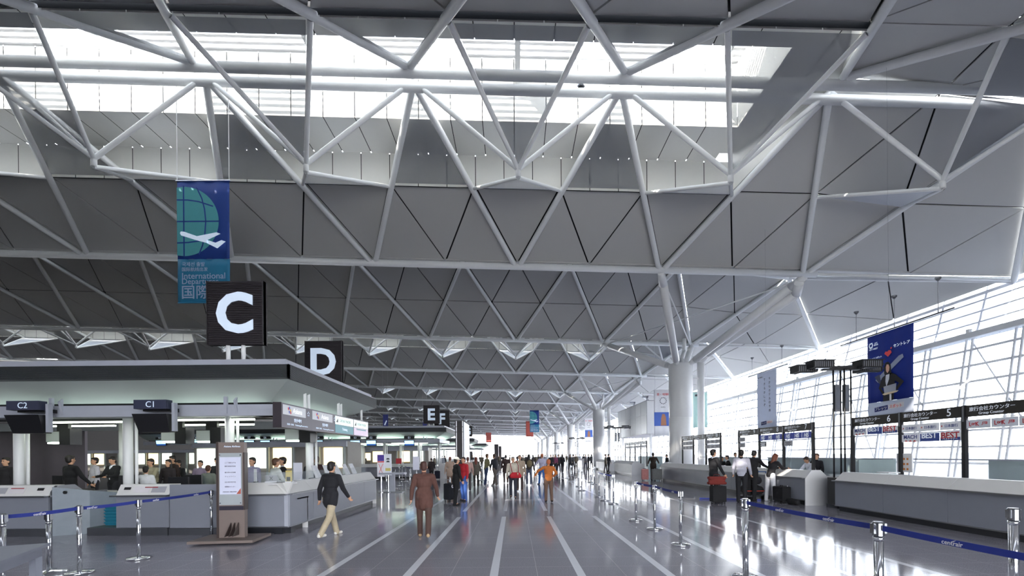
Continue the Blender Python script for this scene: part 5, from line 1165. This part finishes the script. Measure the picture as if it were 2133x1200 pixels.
g = G(1361, 1001); person('person in dark brown jacket at the counter by the big column', (g.x, g.y, 0), R(-20), 1.72, '2c221c', '2a2422', la=(30, 20, 30), ra=(35, 20, 30), coat=.2, lean=5)
suitcase('pink suitcase beside the dark brown jacket', (g.x-.55, g.y-.1, 0), 0, .42, .26, .72, 'c98a88', handle=.02); suitcase('silver grey suitcase in front of the dark brown jacket', (g.x+.1, g.y-.35, 0), .1, .6, .3, .72, '7d7f80', handle=.02)
g = P(1392, 955, 34); person('clerk behind the counter next to the big column', (g.x, 34, 0), R(90), 1.62, '1c1c20', '1c1c20', lean=12)
# --- inside the front island
IN = [(147, 945, 12.0, 'person in black T-shirt with blue lanyard seen from behind, left of the tall post', '141417', -15, 1.76, dict(la=(6, 14, 10), ra=(20, 20, 20))), (12, 945, 12.6, 'person in dark clothes at the far left edge', '1c1a1e', 180, 1.72, dict()),
      (197, 951, 14.6, 'person in white shirt looking left, right of the tall post', 'c9c6ce', 150, 1.7, dict()), (236, 949, 13.6, 'person in black suit reading papers behind the island desks', '17171b', 170, 1.72, dict(la=(25, 10, 60), ra=(25, 10, 60), head=15, shirt='dfe2ea')),
      (322, 953, 13.35, 'person in beige jacket reaching across the desk, centre of the island', '9a927c', 170, 1.66, dict(la=(40, 15, 20), lean=12)), (304, 968, 11.85, 'clerk in white blouse seated low by the C1 post', 'd9dade', 20, 1.45, dict(la=(50, 10, 20), female=True)),
      (350, 955, 13.4, 'person with long hair in dark jacket in the middle of the island group', '231c20', 180, 1.62, dict(long_hair=True, female=True)), (368, 946, 13.9, 'tall person in brown-black jacket in the island group', '2a1d1a', 150, 1.74, dict(lean=10)),
      (381, 958, 14.6, 'person in black leaning behind the blue screened monitor', '1a1a1e', 160, 1.6, dict(lean=14)), (417, 958, 14.2, 'person in violet-grey top near the totem, facing us', '7d6f84', 190, 1.58, dict(female=True)),
      (434, 972, 12.6, 'clerk in grey uniform with brown hair seated with back to us', '71786e', 10, 1.45, dict(female=True, hair='4a2a1c')), (455, 952, 13.4, 'person in black jacket left of the totem looking down', '1a1a20', 175, 1.68, dict(head=20)),
      (525, 955, 11.9, 'person in blurred lavender top right of the totem', '8f8da6', 170, 1.66, dict()), (568, 951, 11.3, 'clerk in white shirt standing behind the corner counter', 'd6dbd6', -40, 1.64, dict(la=(20, 12, 40), ra=(20, 12, 40), lean=8, hair='5a3c2a')),
      (588, 953, 12.2, 'person in black suit talking to the clerk in white shirt', '19191e', 130, 1.66, dict(shirt='dcdce2')), (647, 953, 13.2, 'person in black vest and white collar behind the aisle counter, facing left', '1b1b21', 70, 1.65, dict(shirt='dcdce2')),
      (659, 951, 14.2, 'older person in dark red-brown jacket behind the aisle counter', '3a2222', 60, 1.68, dict(hair='6e6660'))]
for px, py, Y, lab, c, a, hh, kw in IN:
    q = P(px, py, Y); person(lab, (q.x, Y, 0), R(a), hh, c, '24242a', **kw)
# --- far crowd: a few prototypes copied
cols = [('2a2a30', '23232a', 0), ('4d4a4e', '2b3350', 0), ('8c4a6a', '26262c', 1), ('5b5348', '33302e', 0), ('1e1e24', '1c1c22', 1), ('8f939c', '2c2c34', 0)]
protos = []
for i, (a, b, f) in enumerate(cols):
    t, _ = person('distant person', (0, 0, 0), 0, 1.68, a, b, lod=2, female=bool(f), long_hair=bool(f), coat=.3 if i % 2 else 0, ll=(8, 4), rl=(-8, 4)); freeze(t); protos.append([t, 0])
crowd = [(1157, 985, 2), (1164, 983, 0), (1172, 984, 4), (1148, 986, 0), (1153, 980, 3), (1188, 980, 4), (1194, 979, 0), (1200, 975, 3), (1220, 978, 1), (1226, 977, 0), (1232, 976, 4), (1240, 972, 3), (1216, 972, 0), (1268, 984, 0), (1262, 983, 3), (1208, 970, 5),
         (1048, 972, 0), (1040, 968, 3), (1090, 985, 3), (1096, 975, 0), (1110, 982, 4), (1116, 976, 3), (1122, 972, 0), (1136, 974, 5), (1070, 970, 0), (1062, 975, 3), (1078, 968, 4), (1085, 972, 1), (1128, 968, 0), (1180, 968, 3), (1170, 969, 5), (1031, 967, 4),
         (1004, 975, 3), (1000, 970, 0), (984, 974, 1), (968, 980, 5), (958, 978, 3), (922, 980, 5), (927, 977, 0), (905, 979, 3), (893, 976, 0), (876, 978, 1), (862, 977, 4), (760, 976, 0), (742, 978, 3), (716, 978, 1), (700, 976, 0)]
rows = {}
for i, (px, py, k) in enumerate(crowd):
    p = G(px, py); t, used = protos[k]
    if used: t = copy_tree(t)
    protos[k][1] = 1; t.location = p; t.rotation_euler.z = random.uniform(0, 6.28); side = 'right' if px > 1140 else 'middle' if px > 1000 else 'left'
    t['label'] = f'small distant person in {["near-black clothes","grey top and navy trousers","plum pink top","brownish coat","black coat with long hair","pale grey top"][k]}, {side} part of the far crowd'; t['group'] = f'far crowd {side} {k}'

bpy.data.scenes.remove(TMP)
